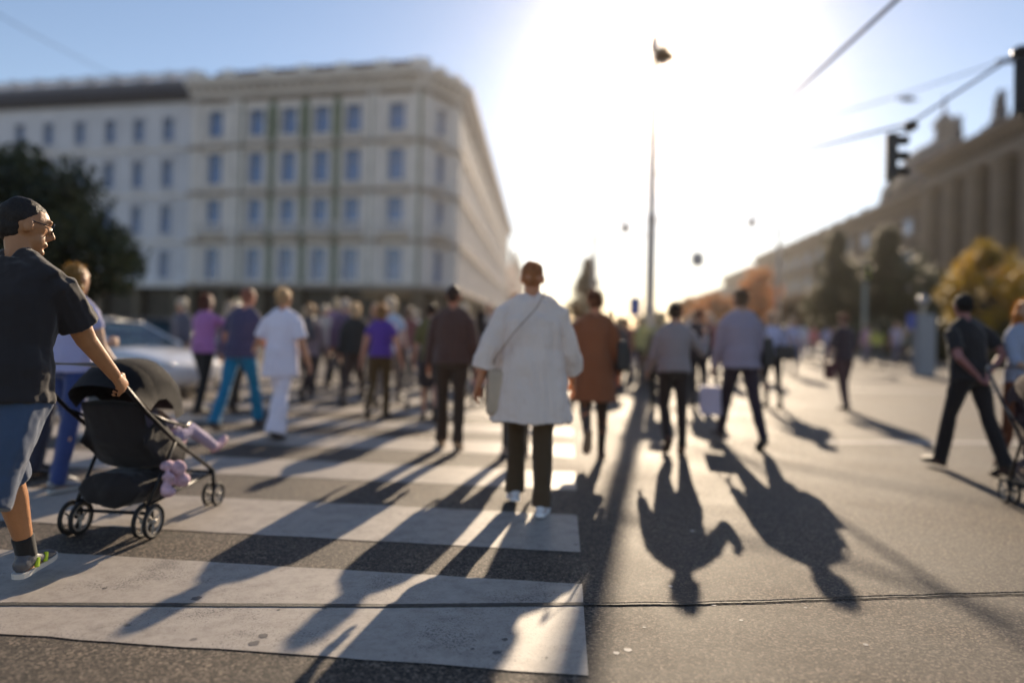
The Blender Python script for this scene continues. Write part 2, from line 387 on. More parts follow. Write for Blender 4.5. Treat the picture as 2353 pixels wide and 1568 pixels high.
def window_mesh(wd, ht, style, trim):
    key = (round(wd, 2), round(ht, 2), style, trim.name)
    if key in WIN: return WIN[key]
    bm = bmesh.new(); h = wd / 2; s = 0.22; dp = 0.20 if trim is M_STONE2 else 0.0
    F = Face((0, 0), (1, 0))
    F.box(bm, -h - s, -h, -0.05, ht, 0.002, 0.12); F.box(bm, h, h + s, -0.05, ht, 0.002, 0.12)
    F.box(bm, -h - s - 0.08, h + s + 0.08, ht, ht + 0.25, 0.002, 0.16)
    F.box(bm, -h - s - 0.1, h + s + 0.1, -0.25, -0.052, 0.002, 0.28)
    if style == 'ped':
        F.box(bm, -h - s - 0.15, h + s + 0.15, ht + 0.252, ht + 0.40, 0.002, 0.35)
        v = [bm.verts.new(F.P(u, z, d)) for d in (0.002, 0.30) for u, z in ((-h - s - 0.12, ht + 0.402), (h + s + 0.12, ht + 0.402), (0, ht + 0.85))]
        bm.faces.new((v[3], v[4], v[5])); bm.faces.new((v[0], v[2], v[1])); bm.faces.new((v[0], v[3], v[5], v[2])); bm.faces.new((v[1], v[2], v[5], v[4])); bm.faces.new((v[0], v[1], v[4], v[3]))
    if style == 'arch':
        k = 10; ri, ro = h * 0.98, h + s + 0.1
        ring = []
        for i in range(k + 1):
            a = math.pi * i / k
            ring.append([bm.verts.new(F.P(r * math.cos(a), ht + 0.252 + 0.9 * r * math.sin(a), d)) for r, d in ((0.01, 0.2), (ro, 0.2), (ro, 0.002))])
        for i in range(k):
            bm.faces.new((ring[i][0], ring[i][1], ring[i + 1][1], ring[i + 1][0])) if True else None
            bm.faces.new((ring[i][1], ring[i][2], ring[i + 1][2], ring[i + 1][1]))
    if style == 'balc':
        F.box(bm, -h - 0.6, h + 0.6, -0.42, -0.27, 0.002, 0.9)
        for i in range(9):
            u = -h - 0.5 + (2 * h + 1.0) * i / 8
            F.box(bm, u - 0.05, u + 0.05, -0.268, 0.55, 0.78, 0.86)
        F.box(bm, -h - 0.6, h + 0.6, 0.552, 0.66, 0.74, 0.9)
        F.box(bm, -h - s - 0.15, h + s + 0.15, ht + 0.252, ht + 0.42, 0.002, 0.4)
    bmesh.ops.recalc_face_normals(bm, faces=bm.faces)
    me = bpy.data.meshes.new('window'); bm.to_mesh(me); bm.free(); me.materials.append(trim)
    bm = bmesh.new()
    F.box(bm, -h, h, 0, ht, -0.30 + dp, -0.28 + dp)
    pane = bpy.data.meshes.new('pane'); bmesh.ops.recalc_face_normals(bm, faces=bm.faces); bm.to_mesh(pane); bm.free(); pane.materials.append(M_GLASS)
    bm = bmesh.new()
    for u in (-h + 0.06, 0, h - 0.06): F.box(bm, u - 0.055, u + 0.055, 0.0, ht, -0.278 + dp, -0.24 + dp)
    F.box(bm, -h + 0.116, -0.056, ht * 0.66, ht * 0.66 + 0.1, -0.278 + dp, -0.245 + dp); F.box(bm, 0.056, h - 0.116, ht * 0.66, ht * 0.66 + 0.1, -0.278 + dp, -0.245 + dp)
    sash = bpy.data.meshes.new('sash'); bmesh.ops.recalc_face_normals(bm, faces=bm.faces); bm.to_mesh(sash); bm.free(); sash.materials.append(M_FRAME)
    WIN[key] = (me, pane, sash); return WIN[key]
def add_window(F, u, z, wd, ht, style, trim, root):
    a, b, c = window_mesh(wd, ht, style, trim)
    o = bpy.data.objects.new('window', a); COL.objects.link(o); o.location = F.P(u, z); o.rotation_euler = (0, 0, F.rz); adopt(o, root)
    for nm, me in (('pane', b), ('sash', c)):
        q = bpy.data.objects.new(nm, me); COL.objects.link(q); q.parent = o
def facade(F, root, bays, rows, wd, wall, trim, z0, z1, styles, name='wall'):
    """bays: list of u centres; rows: list of (z, height)"""
    ops = []
    for j, (z, h) in enumerate(rows):
        for u in bays: ops.append((u - wd / 2, u + wd / 2, z, z + h))
    bm = bmesh.new(); wall_grid(bm, F, ops, z0, z1)
    me = bpy.data.meshes.new(name); bm.to_mesh(me); bm.free(); link(name, me, wall, root)
    for j, (z, h) in enumerate(rows):
        for u in bays: add_window(F, u, z, wd, h, styles[j], trim, root)
def courses(F, bm, zs, u0=None, u1=None, d=0.22, h=0.3):
    for z in zs: F.box(bm, 0 if u0 is None else u0, F.L if u1 is None else u1, z, z + h, 0.003, d)
def cornice(F, bm, z, d=1.0, ext=0.0):
    F.box(bm, -ext, F.L + ext, z - 0.9, z - 0.45, 0.003, d * 0.35)
    k = max(2, int(F.L / 0.9))
    for i in range(k):
        u = (i + 0.5) * F.L / k; F.box(bm, u - 0.16, u + 0.16, z - 0.447, z - 0.003, 0.003, d * 0.8)
    F.box(bm, -ext, F.L + ext, z, z + 0.38, 0.003, d); F.box(bm, -ext, F.L + ext, z + 0.383, z + 0.65, 0.003, d * 1.25)
def attic(F, bm, z, step, h=1.5, solid=True, bw=0.42, bh=.25):
    n = max(1, int(round(F.L / step)))
    F.box(bm, 0, F.L, z, z + 0.3, -0.5, 0.1)
    for i in range(n + 1):
        u = min(max(i * F.L / n, bw + .03), F.L - bw - .03); F.box(bm, u - bw, u + bw, z + 0.303, z + h + bh, -0.6, 0.2)
    F.box(bm, 0, F.L, z + h - 0.35, z + h, -0.35, -0.05)
    k = int(F.L / 0.5)
    for i in range(k):
        u = (i + 0.5) * F.L / k; F.box(bm, u - 0.1, u + 0.1, z + 0.303, z + h - 0.353, -0.3, -0.1)
def solid_prism(name, poly, z0, z1, m, root, inset=None):
    bm = bmesh.new(); b = [bm.verts.new((x, y, z0)) for x, y in poly]; t_ = [bm.verts.new((x, y, z1)) for x, y in (inset or poly)]
    bm.faces.new(t_); bm.faces.new(b[::-1]); n = len(poly)
    for i in range(n): bm.faces.new((b[i], b[(i + 1) % n], t_[(i + 1) % n], t_[i]))
    return bm_obj(name, bm, m, root)

# --- corner apartment block with green pilasters
A = Vector((-31.4, 65.65)); B = Vector((-8.35, 60.6)); Cc = Vector((-5.5, 65.3)); D = Vector((-1.3, 166.0))
corner = empty('apartment_building', (-18, 70, 0), 0, 'pale corner apartment block with green pilasters and long side facade receding along the street', 'building')
ZR = [(5.0, 3.0), (9.7, 2.9), (14.1, 2.9), (18.6, 2.5)]
ZC = 23.3
Ff = Face(A, B); L = Ff.L
def ux(px):   # facade coordinate u where the view line through pixel column px meets the facade
    d = ray(px, 740); d2 = Vector((d.x, d.y)); n = Ff.Nn; t = (Ff.p0.dot(n)) / d2.dot(n); return (d2 * t - Ff.p0).dot(Ff.U)
bays = [ux(x) for x in (483, 577, 652, 727, 800, 900)]
facade(Ff, corner, bays, ZR, 1.6, M_STUC, M_TRIM, 4.3, ZC + 0.6, ['arch', 'balc', 'ped', 'plain'])
Fc = Face(B, Cc); facade(Fc, corner, [Fc.L / 2], ZR, 1.4, M_STUC, M_TRIM, 4.3, ZC + 0.6, ['arch', 'balc', 'ped', 'plain'])
Fs = Face(Cc, D); nb = 18
facade(Fs, corner, [3 + i * (Fs.L - 6) / (nb - 1) for i in range(nb)], ZR, 1.4, M_STUC, M_TRIM, 4.3, ZC + 0.6, ['arch', 'ped', 'ped', 'plain'])
bm = bmesh.new()
for F in (Ff, Fc, Fs):
    cornice(F, bm, ZC, 1.05)
bm_obj('cornice', bm, M_TRIM, corner)
for F in (Ff, Fc, Fs):
    for z in (4.3, 8.5, 13.1, 17.5, 21.95):
        bm = bmesh.new(); F.box(bm, 0, F.L, z, z + .32, .003, .42 if z < 21 else .36); bm_obj('string_course', bm, M_BTRIM, corner)
bm = bmesh.new(); attic(Ff, bm, ZC + 0.66, 4.1, .55, bw=.6, bh=.5); attic(Fc, bm, ZC + 0.66, 3, .55, bh=.5); attic(Fs, bm, ZC + 0.66, 5, .55, bh=.5)
bm_obj('balustrade', bm, M_TRIM, corner)
# projecting bays at both ends of the front (paired pilasters) and green strips between the middle windows
def strip(F, u, w_, d, m, nm):
    bm = bmesh.new(); F.box(bm, u - w_, u + w_, 4.753, 22.38, 0.003, d); bm_obj(nm, bm, m, corner)
for c in (bays[0], bays[-1]):
    for u in (c - 2.6, c - 1.9, c + 1.9, c + 2.6):
        if 0.3 < u < L - 0.3: strip(Ff, u, 0.26, 0.32, M_TRIM, 'pilaster')
for F in (Fc,):
    for u in (0.6, F.L - 0.6): strip(F, u, 0.25, 0.3, M_TRIM, 'pilaster')
for i in range(nb + 1):
    u = 0.5 + i * (Fs.L - 1) / nb
    strip(Fs, u, 0.3, 0.25, M_TRIM, 'pilaster')
mids = [(bays[0] + bays[1]) / 2 + 0.5] + [(bays[i] + bays[i + 1]) / 2 for i in range(1, 4)] + [(bays[4] + bays[5]) / 2 - 0.5]
for i, u in enumerate(mids):
    strip(Ff, u, 0.32, 0.10, M_GREEN, 'green_pilaster')
    if 0 < i < 4:
        bm = bmesh.new(); Ff.box(bm, u - 0.62, u + 0.62, 18.3, 21.2, 0.003, 0.08); bm_obj('green_panel', bm, M_GREEN, corner)
strip(Ff, L - 0.25, 0.2, 0.12, M_GREEN, 'green_pilaster')
P5 = [(A.x, A.y), (B.x, B.y), (Cc.x, Cc.y), (D.x, D.y), (D.x - 26, D.y), (A.x + 3, A.y + 30)]
ins = [(A.x + .5, A.y + 1.0), (B.x - 0.4, B.y + 1.1), (Cc.x - 1.1, Cc.y + .7), (D.x - 3, D.y), (D.x - 22, D.y), (A.x + 5, A.y + 26)]
solid_prism('roof', ins, ZC + 0.6, ZC + 2.55, M_ROOF, corner, inset=[((x - (-17)) * 0.93 + (-17), (y - 90) * 0.95 + 90) for x, y in ins])
solid_prism('back_wall', [((x - (-17)) * 0.93 + (-17), (y - 90) * 0.96 + 90) for x, y in P5], 0.0, ZC + 0.5, M_STUC, corner)
# dark shops under the first floor
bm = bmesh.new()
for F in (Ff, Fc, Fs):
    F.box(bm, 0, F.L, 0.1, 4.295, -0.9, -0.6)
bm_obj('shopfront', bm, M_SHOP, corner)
for F, stp in ((Ff, 3.6), (Fc, 2.6), (Fs, 5.6)):
    k = max(1, int(F.L / stp))
    for i in range(k + 1):
        u = min(max(i * F.L / k, 0.4), F.L - 0.4); bm = bmesh.new(); F.box(bm, u - 0.35, u + 0.35, 0.13, 4.297, -0.55, 0.05); bm_obj('pier', bm, M_PIER, corner)
bm = bmesh.new()
for F in (Ff,):
    u0, u1 = ux(845), ux(945)
    F.box(bm, u0, u1, 3.5, 4.0, 0.06, 1.5)
o = bm_obj('awning', bm, mat('brown_awning', (0.30, 0.19, 0.10), 0.8), corner)
# --- white wing continuing to the left
wing = empty('apartment_building', (-46, 70, 0), 0, 'white plain-fronted apartment house with dark eaves at the left end of the row', 'building')
W0 = Vector((-68.0, 74.5)); W1 = Vector((-31.6, 66.9)); Fw = Face(W0, W1)
def uxw(px):
    d = ray(px, 740); d2 = Vector((d.x, d.y)); n = Fw.Nn; t = (Fw.p0.dot(n)) / d2.dot(n); return (d2 * t - Fw.p0).dot(Fw.U)
bw = [uxw(x) for x in (-180, -110, -40, 32, 98, 170, 240, 306, 374)]
facade(Fw, wing, [b for b in bw if b > 1], [(5.2, 2.7), (9.6, 2.7), (14.2, 2.6), (18.8, 2.3)], 1.2, M_WHITEW, M_WHITEW, 4.3, 23.4, ['plain', 'ped', 'ped', 'plain'])
bm = bmesh.new(); courses(Fw, bm, [4.3], d=0.5, h=0.4); courses(Fw, bm, [8.6, 13.2, 17.8], d=0.25, h=0.25)
bm_obj('string_courses', bm, M_TRIM, wing)
bm = bmesh.new(); Fw.box(bm, 0, Fw.L, 22.7, 23.3, 0.003, 0.5); Fw.box(bm, 0, Fw.L, 23.303, 24.4, -0.4, 1.15)
bm_obj('eaves', bm, mat('dark_eaves', (0.12, 0.11, 0.12), 0.7), wing)
bm = bmesh.new(); attic(Fw, bm, 24.403, 3.0, 1.25, bh=.06); bm_obj('balustrade', bm, M_WHITEW, wing)
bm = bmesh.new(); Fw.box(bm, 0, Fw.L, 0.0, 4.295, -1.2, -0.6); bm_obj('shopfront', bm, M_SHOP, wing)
bm = bmesh.new(); Fw.box(bm, 0, Fw.L, 0.0, 24.3, -18, -1.25); bm_obj('back_wall', bm, M_WHITEW, wing)
for i in range(9): bm = bmesh.new(); Fw.box(bm, i * 4.4, i * 4.4 + 0.7, 0.13, 4.297, -0.55, 0.05); bm_obj('pier', bm, M_PIER, wing)
# --- pink house further along the side street
pink = empty('apartment_building', (2, 180, 0), 0, 'pinkish house further down the side street beyond the corner block', 'building')
Fp = Face((-0.6, 166.3), (5.6, 300.0)); k = 14
facade(Fp, pink, [5 + i * (Fp.L - 10) / (k - 1) for i in range(k)], [(5, 3), (9.7, 2.9), (14.1, 2.9)], 1.6, M_PINK, M_TRIM, 0, 19.0, ['plain', 'ped', 'plain'])
bm = bmesh.new(); courses(Fp, bm, [4.3, 8.6, 13.1], d=0.4); cornice(Fp, bm, 19.05, 1.0); bm_obj('cornice', bm, M_TRIM, pink)
solid_prism('roof', [(-1.8, 166.4), (5.0, 300), (-16, 300), (-20, 166.4)], 0.0, 21.2, M_PINK, pink, inset=[(-3.6, 167), (2.0, 299), (-12, 299), (-16, 167)])

# --- right-hand museum wing and its column pavilion
def rfront(x_view):          # point on the right frontage line  X = 37.6 + 0.127 Z  on view column
    t = (x_view - 1176) / 1568; Z = 37.6 / (t - 0.127); return Vector((t * Z, Z))
Q0 = rfront(1795); Q1 = rfront(2185); Q2 = rfront(2460)
museum = empty('museum_building', (Q1.x + 5, Q1.y, 0), 0, 'long brown stone museum wing with round-arched windows and a domed roof behind', 'building')
Fm = Face(Q0, Q1); k = 10
mb = [4 + i * (Fm.L - 8) / (k - 1) for i in range(k)]
facade(Fm, museum, mb, [(2.0, 2.8), (6.6, 4.6), (13.4, 2.0)], 2.7, M_STONE, M_STONE2, 0, 17.2, ['plain', 'arch', 'plain'])
bm = bmesh.new(); courses(Fm, bm, [5.6, 12.7], d=0.4, h=0.4); cornice(Fm, bm, 17.3, 1.3)
for i in range(k + 1):
    u = 0.6 + i * (Fm.L - 1.2) / k; Fm.box(bm, u - 0.45, u + 0.45, 6.003, 12.697, 0.003, 0.12)
bm_obj('cornice', bm, M_STONE2, museum)
bm = bmesh.new(); attic(Fm, bm, 17.96, 6.0, 0.9); bm_obj('balustrade', bm, M_STONE, museum)
Rv = Vector((Fm.Nn.x, Fm.Nn.y)) * -1
def back(p, d): return (p.x + Rv.x * d, p.y + Rv.y * d)
solid_prism('roof', [back(Q0, 1.2), back(Q1, 1.2), back(Q1, 22), back(Q0, 22)], 17.2, 20.3, M_LEAD, museum, inset=[back(Q0, 4), back(Q1, 4), back(Q1, 17), back(Q0, 17)])
solid_prism('back_wall', [back(Q0, 1.2), back(Q1, 1.2), back(Q1, 22), back(Q0, 22)], 0, 17.1, M_STONE, museum)
dc = at_depth(2168, 400, 96); dome_c = Vector((dc.x, dc.y, 21.8))
bm = bmesh.new()
prof = [(6.2, 0), (6.2, 1.6)] + [(5.9 * math.cos(a), 1.6 + 5.2 * math.sin(a)) for a in [R(x) for x in range(0, 78, 9)]]
lathe(bm, dome_c, prof, 24); dz = prof[-1][1]
d = bm_obj('dome', bm, M_COPPER, museum, smooth=True)
bm = bmesh.new()
lathe(bm, dome_c + Vector((0, 0, dz)), [(1.7, 0), (1.7, 0.4), (1.2, 0.5), (1.2, 2.2), (1.6, 2.4), (1.5, 2.8), (0.8, 3.8), (0.25, 4.3), (0.12, 6.4), (0.02, 7.0)], 12); bm_obj('lantern', bm, M_COPPER, d, smooth=False)
dc2 = at_depth(2075, 420, 104)
bm = bmesh.new(); lathe(bm, (dc2.x, dc2.y, 21.5), [(3.2, 0), (3.2, 1.0), (2.8, 2.3), (1.8, 3.4), (0.6, 4.0), (0.1, 5.2)], 16); bm_obj('small_dome', bm, M_COPPER, museum)
# column pavilion
pav = empty('museum_pavilion', (Q1.x, Q1.y - 4, 0), 0, 'tall column-fronted stone pavilion with rooftop statues at the right edge', 'building')
off = Vector((Fm.Nn.x, Fm.Nn.y)) * 1.6
Fv = Face(Q1 + off, Q2 + off)
k = 4; vb = [2.2 + i * (Fv.L - 4.4) / (k - 1) for i in range(k)]
facade(Fv, pav, vb, [(2.0, 2.8), (7.2, 4.4), (13.3, 2.2)], 1.9, M_STONE, M_STONE2, 0, 18.6, ['plain', 'ped', 'plain'])
bm = bmesh.new(); courses(Fv, bm, [5.4], d=2.1, h=0.5); bm_obj('podium', bm, M_STONE2, pav); bm = bmesh.new(); cornice(Fv, bm, 18.7, 2.1); bm_obj('cornice', bm, M_STONE2, pav)
bm = bmesh.new(); Fv.box(bm, 0, Fv.L, 16.9, 17.797, 0.003, 1.5); bm_obj('architrave', bm, M_STONE2, pav)
for i in range(k + 1):
    u = 0.7 + i * (Fv.L - 1.4) / k; bm = bmesh.new(); c = Fv.P(u, 5.9, 0.95)
    lathe(bm, c, [(1.0, 0), (1.0, 0.35), (0.86, 0.45), (0.84, 4), (0.74, 10.0), (0.88, 10.3), (0.98, 10.6), (1.0, 10.99)], 14); bm_obj('column', bm, M_STONE2, pav, smooth=False)
bm = bmesh.new(); attic(Fv, bm, 19.36, 4.5, 1.3); bm_obj('balustrade', bm, M_STONE, pav)
for i in range(2):
    u = 3.6 + i * (Fv.L - 8) / 1.4; bm = bmesh.new(); c = Fv.P(u, 20.4, -0.2)
    lathe(bm, c, [(0.8, 0), (0.8, 0.7), (0.55, 0.8), (0.62, 1.5), (0.42, 2.2), (0.55, 2.6), (0.2, 2.85), (0.3, 3.05), (0.2, 3.3), (0.03, 3.45)], 10)
    tube(bm, [c + Vector((0, 0, 2.6)), c + Vector((0.5, 0.1, 2.9)), c + Vector((0.7, 0.1, 3.5))], [0.14, 0.1, 0.07])
    bm_obj('statue', bm, M_COPPER, pav, smooth=True)
solid_prism('back_wall', [back(Q1 + off, 1.2), back(Q2 + off, 1.2), back(Q2, 20), back(Q1, 20)], 0, 18.5, M_STONE, pav)
solid_prism('roof', [back(Q1 + off, 1.2), back(Q2 + off, 1.2), back(Q2, 20), back(Q1, 20)], 18.6, 22.0, M_SLATE, pav, inset=[back(Q1, 6), back(Q2, 6), back(Q2, 15), back(Q1, 15)])
# far blocks on the right
def slab(label, xa, xb, H, m, rows, dz=0.0, nbay=10, depth=18, sty='plain'):
    a, b = rfront(xa), rfront(xb); r = empty('city_building', (a.x, a.y, 0), 0, label, 'building'); F = Face(a, b)
    facade(F, r, [2.5 + i * (F.L - 5) / (nbay - 1) for i in range(nbay)], rows, 1.8, m, M_STONE2, 0, H - 0.5, [sty] * len(rows))
    bm = bmesh.new(); cornice(F, bm, H - 0.5, 1.0); courses(F, bm, [5.4, 10.4], d=0.4); bm_obj('cornice', bm, M_STONE2, r)
    solid_prism('roof', [back(a, 1.2), back(b, 1.2), back(b, depth), back(a, depth)], 0, H + 2, M_SLATE, r, inset=[back(a, 4), back(b, 4), back(b, depth - 4), back(a, depth - 4)])
    return r, F
slab('stone pavilion with small roof turret beyond the long museum wing', 1735, 1793, 18.6, M_STONE, [(2, 2.8), (7, 4.0), (13.2, 1.8)], nbay=7)
slab('brown apartment block behind the orange autumn trees', 1660, 1733, 17.0, M_STONE, [(2, 2.8), (6.6, 2.8), (11.4, 2.4)], nbay=12)
slab('farthest pale block where the right-hand row meets the sky', 1560, 1658, 14.0, M_STONE2, [(2, 2.8), (6.6, 2.6)], nbay=12)
# ------------------------------------------------------------------ people
def rotx(v, a): return Vector((v[0], v[1] * math.cos(a) - v[2] * math.sin(a), v[1] * math.sin(a) + v[2] * math.cos(a)))
SHOE_N = [0]
def foot_frame(side, pitch, splay):
    # toe down for positive pitch; side -1 left, +1 right
    return Matrix.Rotation(-R(splay) * side, 3, 'Z') @ Matrix.Rotation(-R(pitch), 3, 'X')
WALK = {  # per leg: thigh forward, knee flex, foot pitch
    'A': ((24, 4, -12), (-16, 18, 32)), 'B': ((-2, 62, 62), (2, 2, 0)), 'C': ((14, 26, 8), (-7, 6, 2)), 'S': ((1, 1, 0), (-1, 1, 0)), 'D': ((30, 4, -14), (-22, 12, 36)),
}
def legs_of(code):
    l, r = WALK[code.upper()]
    return (l, r) if code.isupper() else (r, l)
def make_person(spec):
    """spec keys: H, girth, legs, arms, lean, head(yaw,pitch), style..., returns root"""
    H = spec.get('H', 1.72); s = H / 1.75; g = spec.get('girth', 1.0); vox = spec.get('vox', 0.011)
    root = empty('person', (0, 0, 0)); root['category'] = 'person'
    lean = R(spec.get('lean', 3)); sl = R(spec.get('slean', 0))
    Tm = Matrix.Rotation(sl, 3, 'Y') @ Matrix.Rotation(-lean, 3, 'X')
    # ---- legs relative to pelvis centre
    legs = []; stance = spec.get('stance', 0.09)
    low = 1e9
    for side, (th, kn, fp) in zip((-1, 1), spec.get('leg') or legs_of(spec.get('walk', 'A'))):
        hip = Vector((side * 0.092 * s * (0.9 + 0.1 * g), 0, 0)); a = R(th); b = R(th - kn); sx = side * (stance - 0.09)
        knee = hip + Vector((sx * 0.5, math.sin(a) * 0.435 * s, -math.cos(a) * 0.435 * s))
        ank = knee + Vector((sx * 0.5, math.sin(b) * 0.425 * s, -math.cos(b) * 0.425 * s))
        FM = foot_frame(side, fp, spec.get('splay', 7))
        for q in ((0, -0.07, -0.085), (0, 0.10, -0.085), (0, 0.19, -0.08)):
            low = min(low, (ank + FM @ Vector(q) * s).z)
        legs.append((side, hip, knee, ank, FM))
    pz = -low
    P = Vector((0, 0, pz)); legs = [(sd_, h + P, k + P, a + P, F) for sd_, h, k, a, F in legs]
    U = Tm @ Vector((0, 0, 1)); X = Tm @ Vector((1, 0, 0)); Y = Tm @ Vector((0, 1, 0))
    def T(x, y, z): return P + (X * x + Y * y + U * z) * s
    gw = 1 + (g - 1) * 0.9; gb = 1 + (g - 1) * 1.3
    torso = [(-0.05, .12 * gw, .09, 0), (0.0, .163 * gw, .112 * gb, -.005), (0.09, .158 * gw, .115 * gb, -.005), (0.18, .142 * gw, .105 * gb, .0), (0.28, .150 * gw, .108 * gb, .0), (0.38, .168 * (0.5 + 0.5 * gw), .113 * (0.5 + .5 * gb), -.004), (0.455, .168 * (0.6 + .4 * gw), .10, -.012), (0.505, .125, .08, -.016), (0.535, .072, .065, -.012)]
    def torso_tube(bm, ease=0.0, lo=-9, hi=9, n=18):
        rows = [r for r in torso if lo <= r[0] <= hi]
        tube(bm, [T(0, r[3], r[0]) for r in rows], [((r[1] + ease) * s, (r[2] + ease) * s) for r in rows], side=X, n=n)
    # ---- head
    hy, hp = spec.get('head', (0, 0)); HM = Tm @ Matrix.Rotation(-R(hy), 3, 'Z') @ Matrix.Rotation(-R(hp), 3, 'X')
    hc = T(0, 0.012 + 0.02 * (hp > 5), 0.70)
    def Hd(x, y, z): return hc + (HM @ Vector((x, y, z))) * s
    # ---- arms: (forward, abduct, elbow flex, inward twist)
    arms = []
    for side, (fw, ab, el, tw) in zip((-1, 1), spec.get('arms', ((-12, 6, 18, 0), (14, 6, 22, 0)))):
        sh = T(side * 0.178 * (0.75 + 0.25 * gw), -0.012, 0.455)
        d = (Matrix.Rotation(-R(ab) * side, 3, 'Y') @ Matrix.Rotation(R(fw), 3, 'X')) @ Vector((0, 0, -1)); d = Tm @ d
        elb = sh + d * 0.295 * s
        fwd = (Matrix.Rotation(R(fw), 3, 'X')) @ Vector((0, 1, 0)); fwd = Matrix.Rotation(R(tw) * side, 3, 'Z') @ fwd; fwd = Tm @ fwd; fwd = (fwd - d * fwd.dot(d)).normalized()
        e = R(el); d2 = (d * math.cos(e) + fwd * math.sin(e)).normalized(); wr = elb + d2 * 0.255 * s
        pw = (fwd * math.cos(e) - d * math.sin(e)).normalized()       # width axis of the palm (thumb side)
        pn = d2.cross(pw).normalized()
        if pn.dot(X * -side) < 0: pn = -pn                             # palm side, towards the body
        arms.append((side, sh, elb, wr, d, d2, pw, pn))
    def trap(bm, ease=0.0):
        for side in (-1, 1): tube(bm, [T(side * .02, -.014, .555), T(side * .085, -.014, .515), arms[0 if side < 0 else 1][1] + X * (-side * .012 * s) - U * .006 * s], [(.036 + ease * .6) * s, (.044 + ease * .6) * s, (.046 + ease * .55) * s], side=Y, n=12)
    mesh_arm = lambda bm, ease=0.0, upto=2.0, n=12, flare=0.0: [tube(bm, *arm_path(a, ease, upto, flare), side=Y, n=n) for a in arms]
    def arm_path(a, ease, upto, flare):
        side, sh, elb, wr, d, d2, pw, pn = a; ag = (0.6 + 0.4 * g)
        pts = [sh + X * (-side * 0.07 * s) + U * (0.012 * s), sh + X * (-side * .006 * s) + d * 0.035 * s, sh + d * 0.16 * s, elb, elb + d2 * 0.08 * s, wr]
        rad = [0.040 * ag, 0.052 * ag, 0.050 * ag, 0.040 * ag, 0.041 * ag, 0.027]
        # cut at 'upto' (0..1 upper arm, 1..2 forearm)
        pp = [pts[0], pts[1]]; rr_ = [rad[0], rad[1]]
        if upto <= 1: pp.append(sh + d * 0.295 * s * upto); rr_.append(0.048 * ag)
        else:
            pp += [pts[2], pts[3]]; rr_ += [rad[2], rad[3]]; f = upto - 1
            pp.append(elb + d2 * 0.255 * s * f); rr_.append(0.041 + (0.027 - 0.041) * f if f > 0.3 else 0.041)
        nn = len(pp); return pp, [(r + ease + flare * (i / (nn - 1)) ** 2) * s for i, r in enumerate(rr_)]
    # ---- body mesh
    bm = bmesh.new(); torso_tube(bm); trap(bm)
    tube(bm, [T(0, -.01, .51), T(0, .0, .58), Hd(0, -0.015, -0.05)], [.058 * s, .053 * s, .055 * s], side=X, n=12)
    ell(bm, Hd(0, -0.008, 0.012), (.075 * s, .094 * s, .103 * s), HM)
    ell(bm, Hd(0, 0.028, -0.052), (.056 * s, .058 * s, .063 * s), HM)
    tube(bm, [Hd(0, 0.082, 0.020), Hd(0, 0.104, -0.022), Hd(0, 0.086, -0.034)], [.009 * s, .014 * s, .012 * s], side=X, n=8)
    ell(bm, Hd(0, 0.083, -0.062), (.026 * s, .012 * s, .010 * s), HM); ell(bm, Hd(0, 0.074, -0.098), (.022 * s, .016 * s, .016 * s), HM)
    ell(bm, Hd(0, 0.076, 0.038), (.048 * s, .014 * s, .010 * s), HM)
    for e in (-1, 1): ell(bm, Hd(e * 0.077, -0.004, -0.012), (.011 * s, .020 * s, .033 * s), HM)
    for side, hip, knee, ank, FM in legs:
        lg = (0.6 + 0.4 * g)
        tube(bm, [hip + Vector((0, 0, .05 * s)), hip - Vector((0, 0, .03 * s)), hip.lerp(knee, .35), hip.lerp(knee, .8), knee, knee.lerp(ank, .28), knee.lerp(ank, .75), ank], [r * s * lg for r in (.07, .083, .078, .058, .054, .056, .038, .036)], n=12)
        tube(bm, [ank, ank + FM @ Vector((0, -.03, -.045)) * s], [.034 * s, .03 * s], n=8)
        tube(bm, [ank + FM @ Vector((0, -.045, -.055)) * s, ank + FM @ Vector((0, .06, -.05)) * s, ank + FM @ Vector((0, .16, -.066)) * s], [.026 * s, (.036 * s, .024 * s), (.036 * s, .014 * s)], side=(1, 0, 0), n=10)
    for a in arms:
        side, sh, elb, wr, d, d2, pw, pn = a
        pp, rr_ = arm_path(a, 0, 2.0, 0); tube(bm, pp, rr_, side=Y, n=12)
        pc = wr + d2 * 0.05 * s
        tube(bm, [wr, wr + d2 * .03 * s, wr + d2 * .06 * s, wr + d2 * .088 * s], [(.026 * s, .019 * s), (.036 * s, .017 * s), (.041 * s, .016 * s), (.038 * s, .013 * s)], side=pw, n=10)
        curl = spec.get('curl', 28)
        for i, (off, ln) in enumerate(((.030, .066), (.010, .074), (-.011, .069), (-.031, .054))):
            b0 = wr + (d2 * .082 + pw * off) * s; c1 = R(curl * (0.5 + 0.18 * i)); c2 = R(curl * (1.4 + 0.2 * i)); c3 = R(curl * (2.2 + 0.2 * i))
            spread = pw * (off * 0.9)
            k1 = b0 + ((d2 * math.cos(c1) + pn * math.sin(c1)) * ln * .46 + spread * .3) * s
            k2 = k1 + ((d2 * math.cos(c2) + pn * math.sin(c2)) * ln * .31) * s
            k3 = k2 + ((d2 * math.cos(c3) + pn * math.sin(c3)) * ln * .25) * s
            rf = max(.0088 * s, vox * 0.85)
            tube(bm, [b0 - d2 * .012 * s, k1, k2, k3], [rf, rf * .98, rf * .92, rf * .82], n=8)
        t0 = wr + (d2 * .022 + pw * .026) * s
        tube(bm, [t0, t0 + (d2 * .026 + pw * .022 + pn * .010) * s, t0 + (d2 * .056 + pw * .028 + pn * .022) * s, t0 + (d2 * .076 + pw * .022 + pn * .030) * s], [.015 * s, .013 * s, .011 * s, .009 * s], n=8)
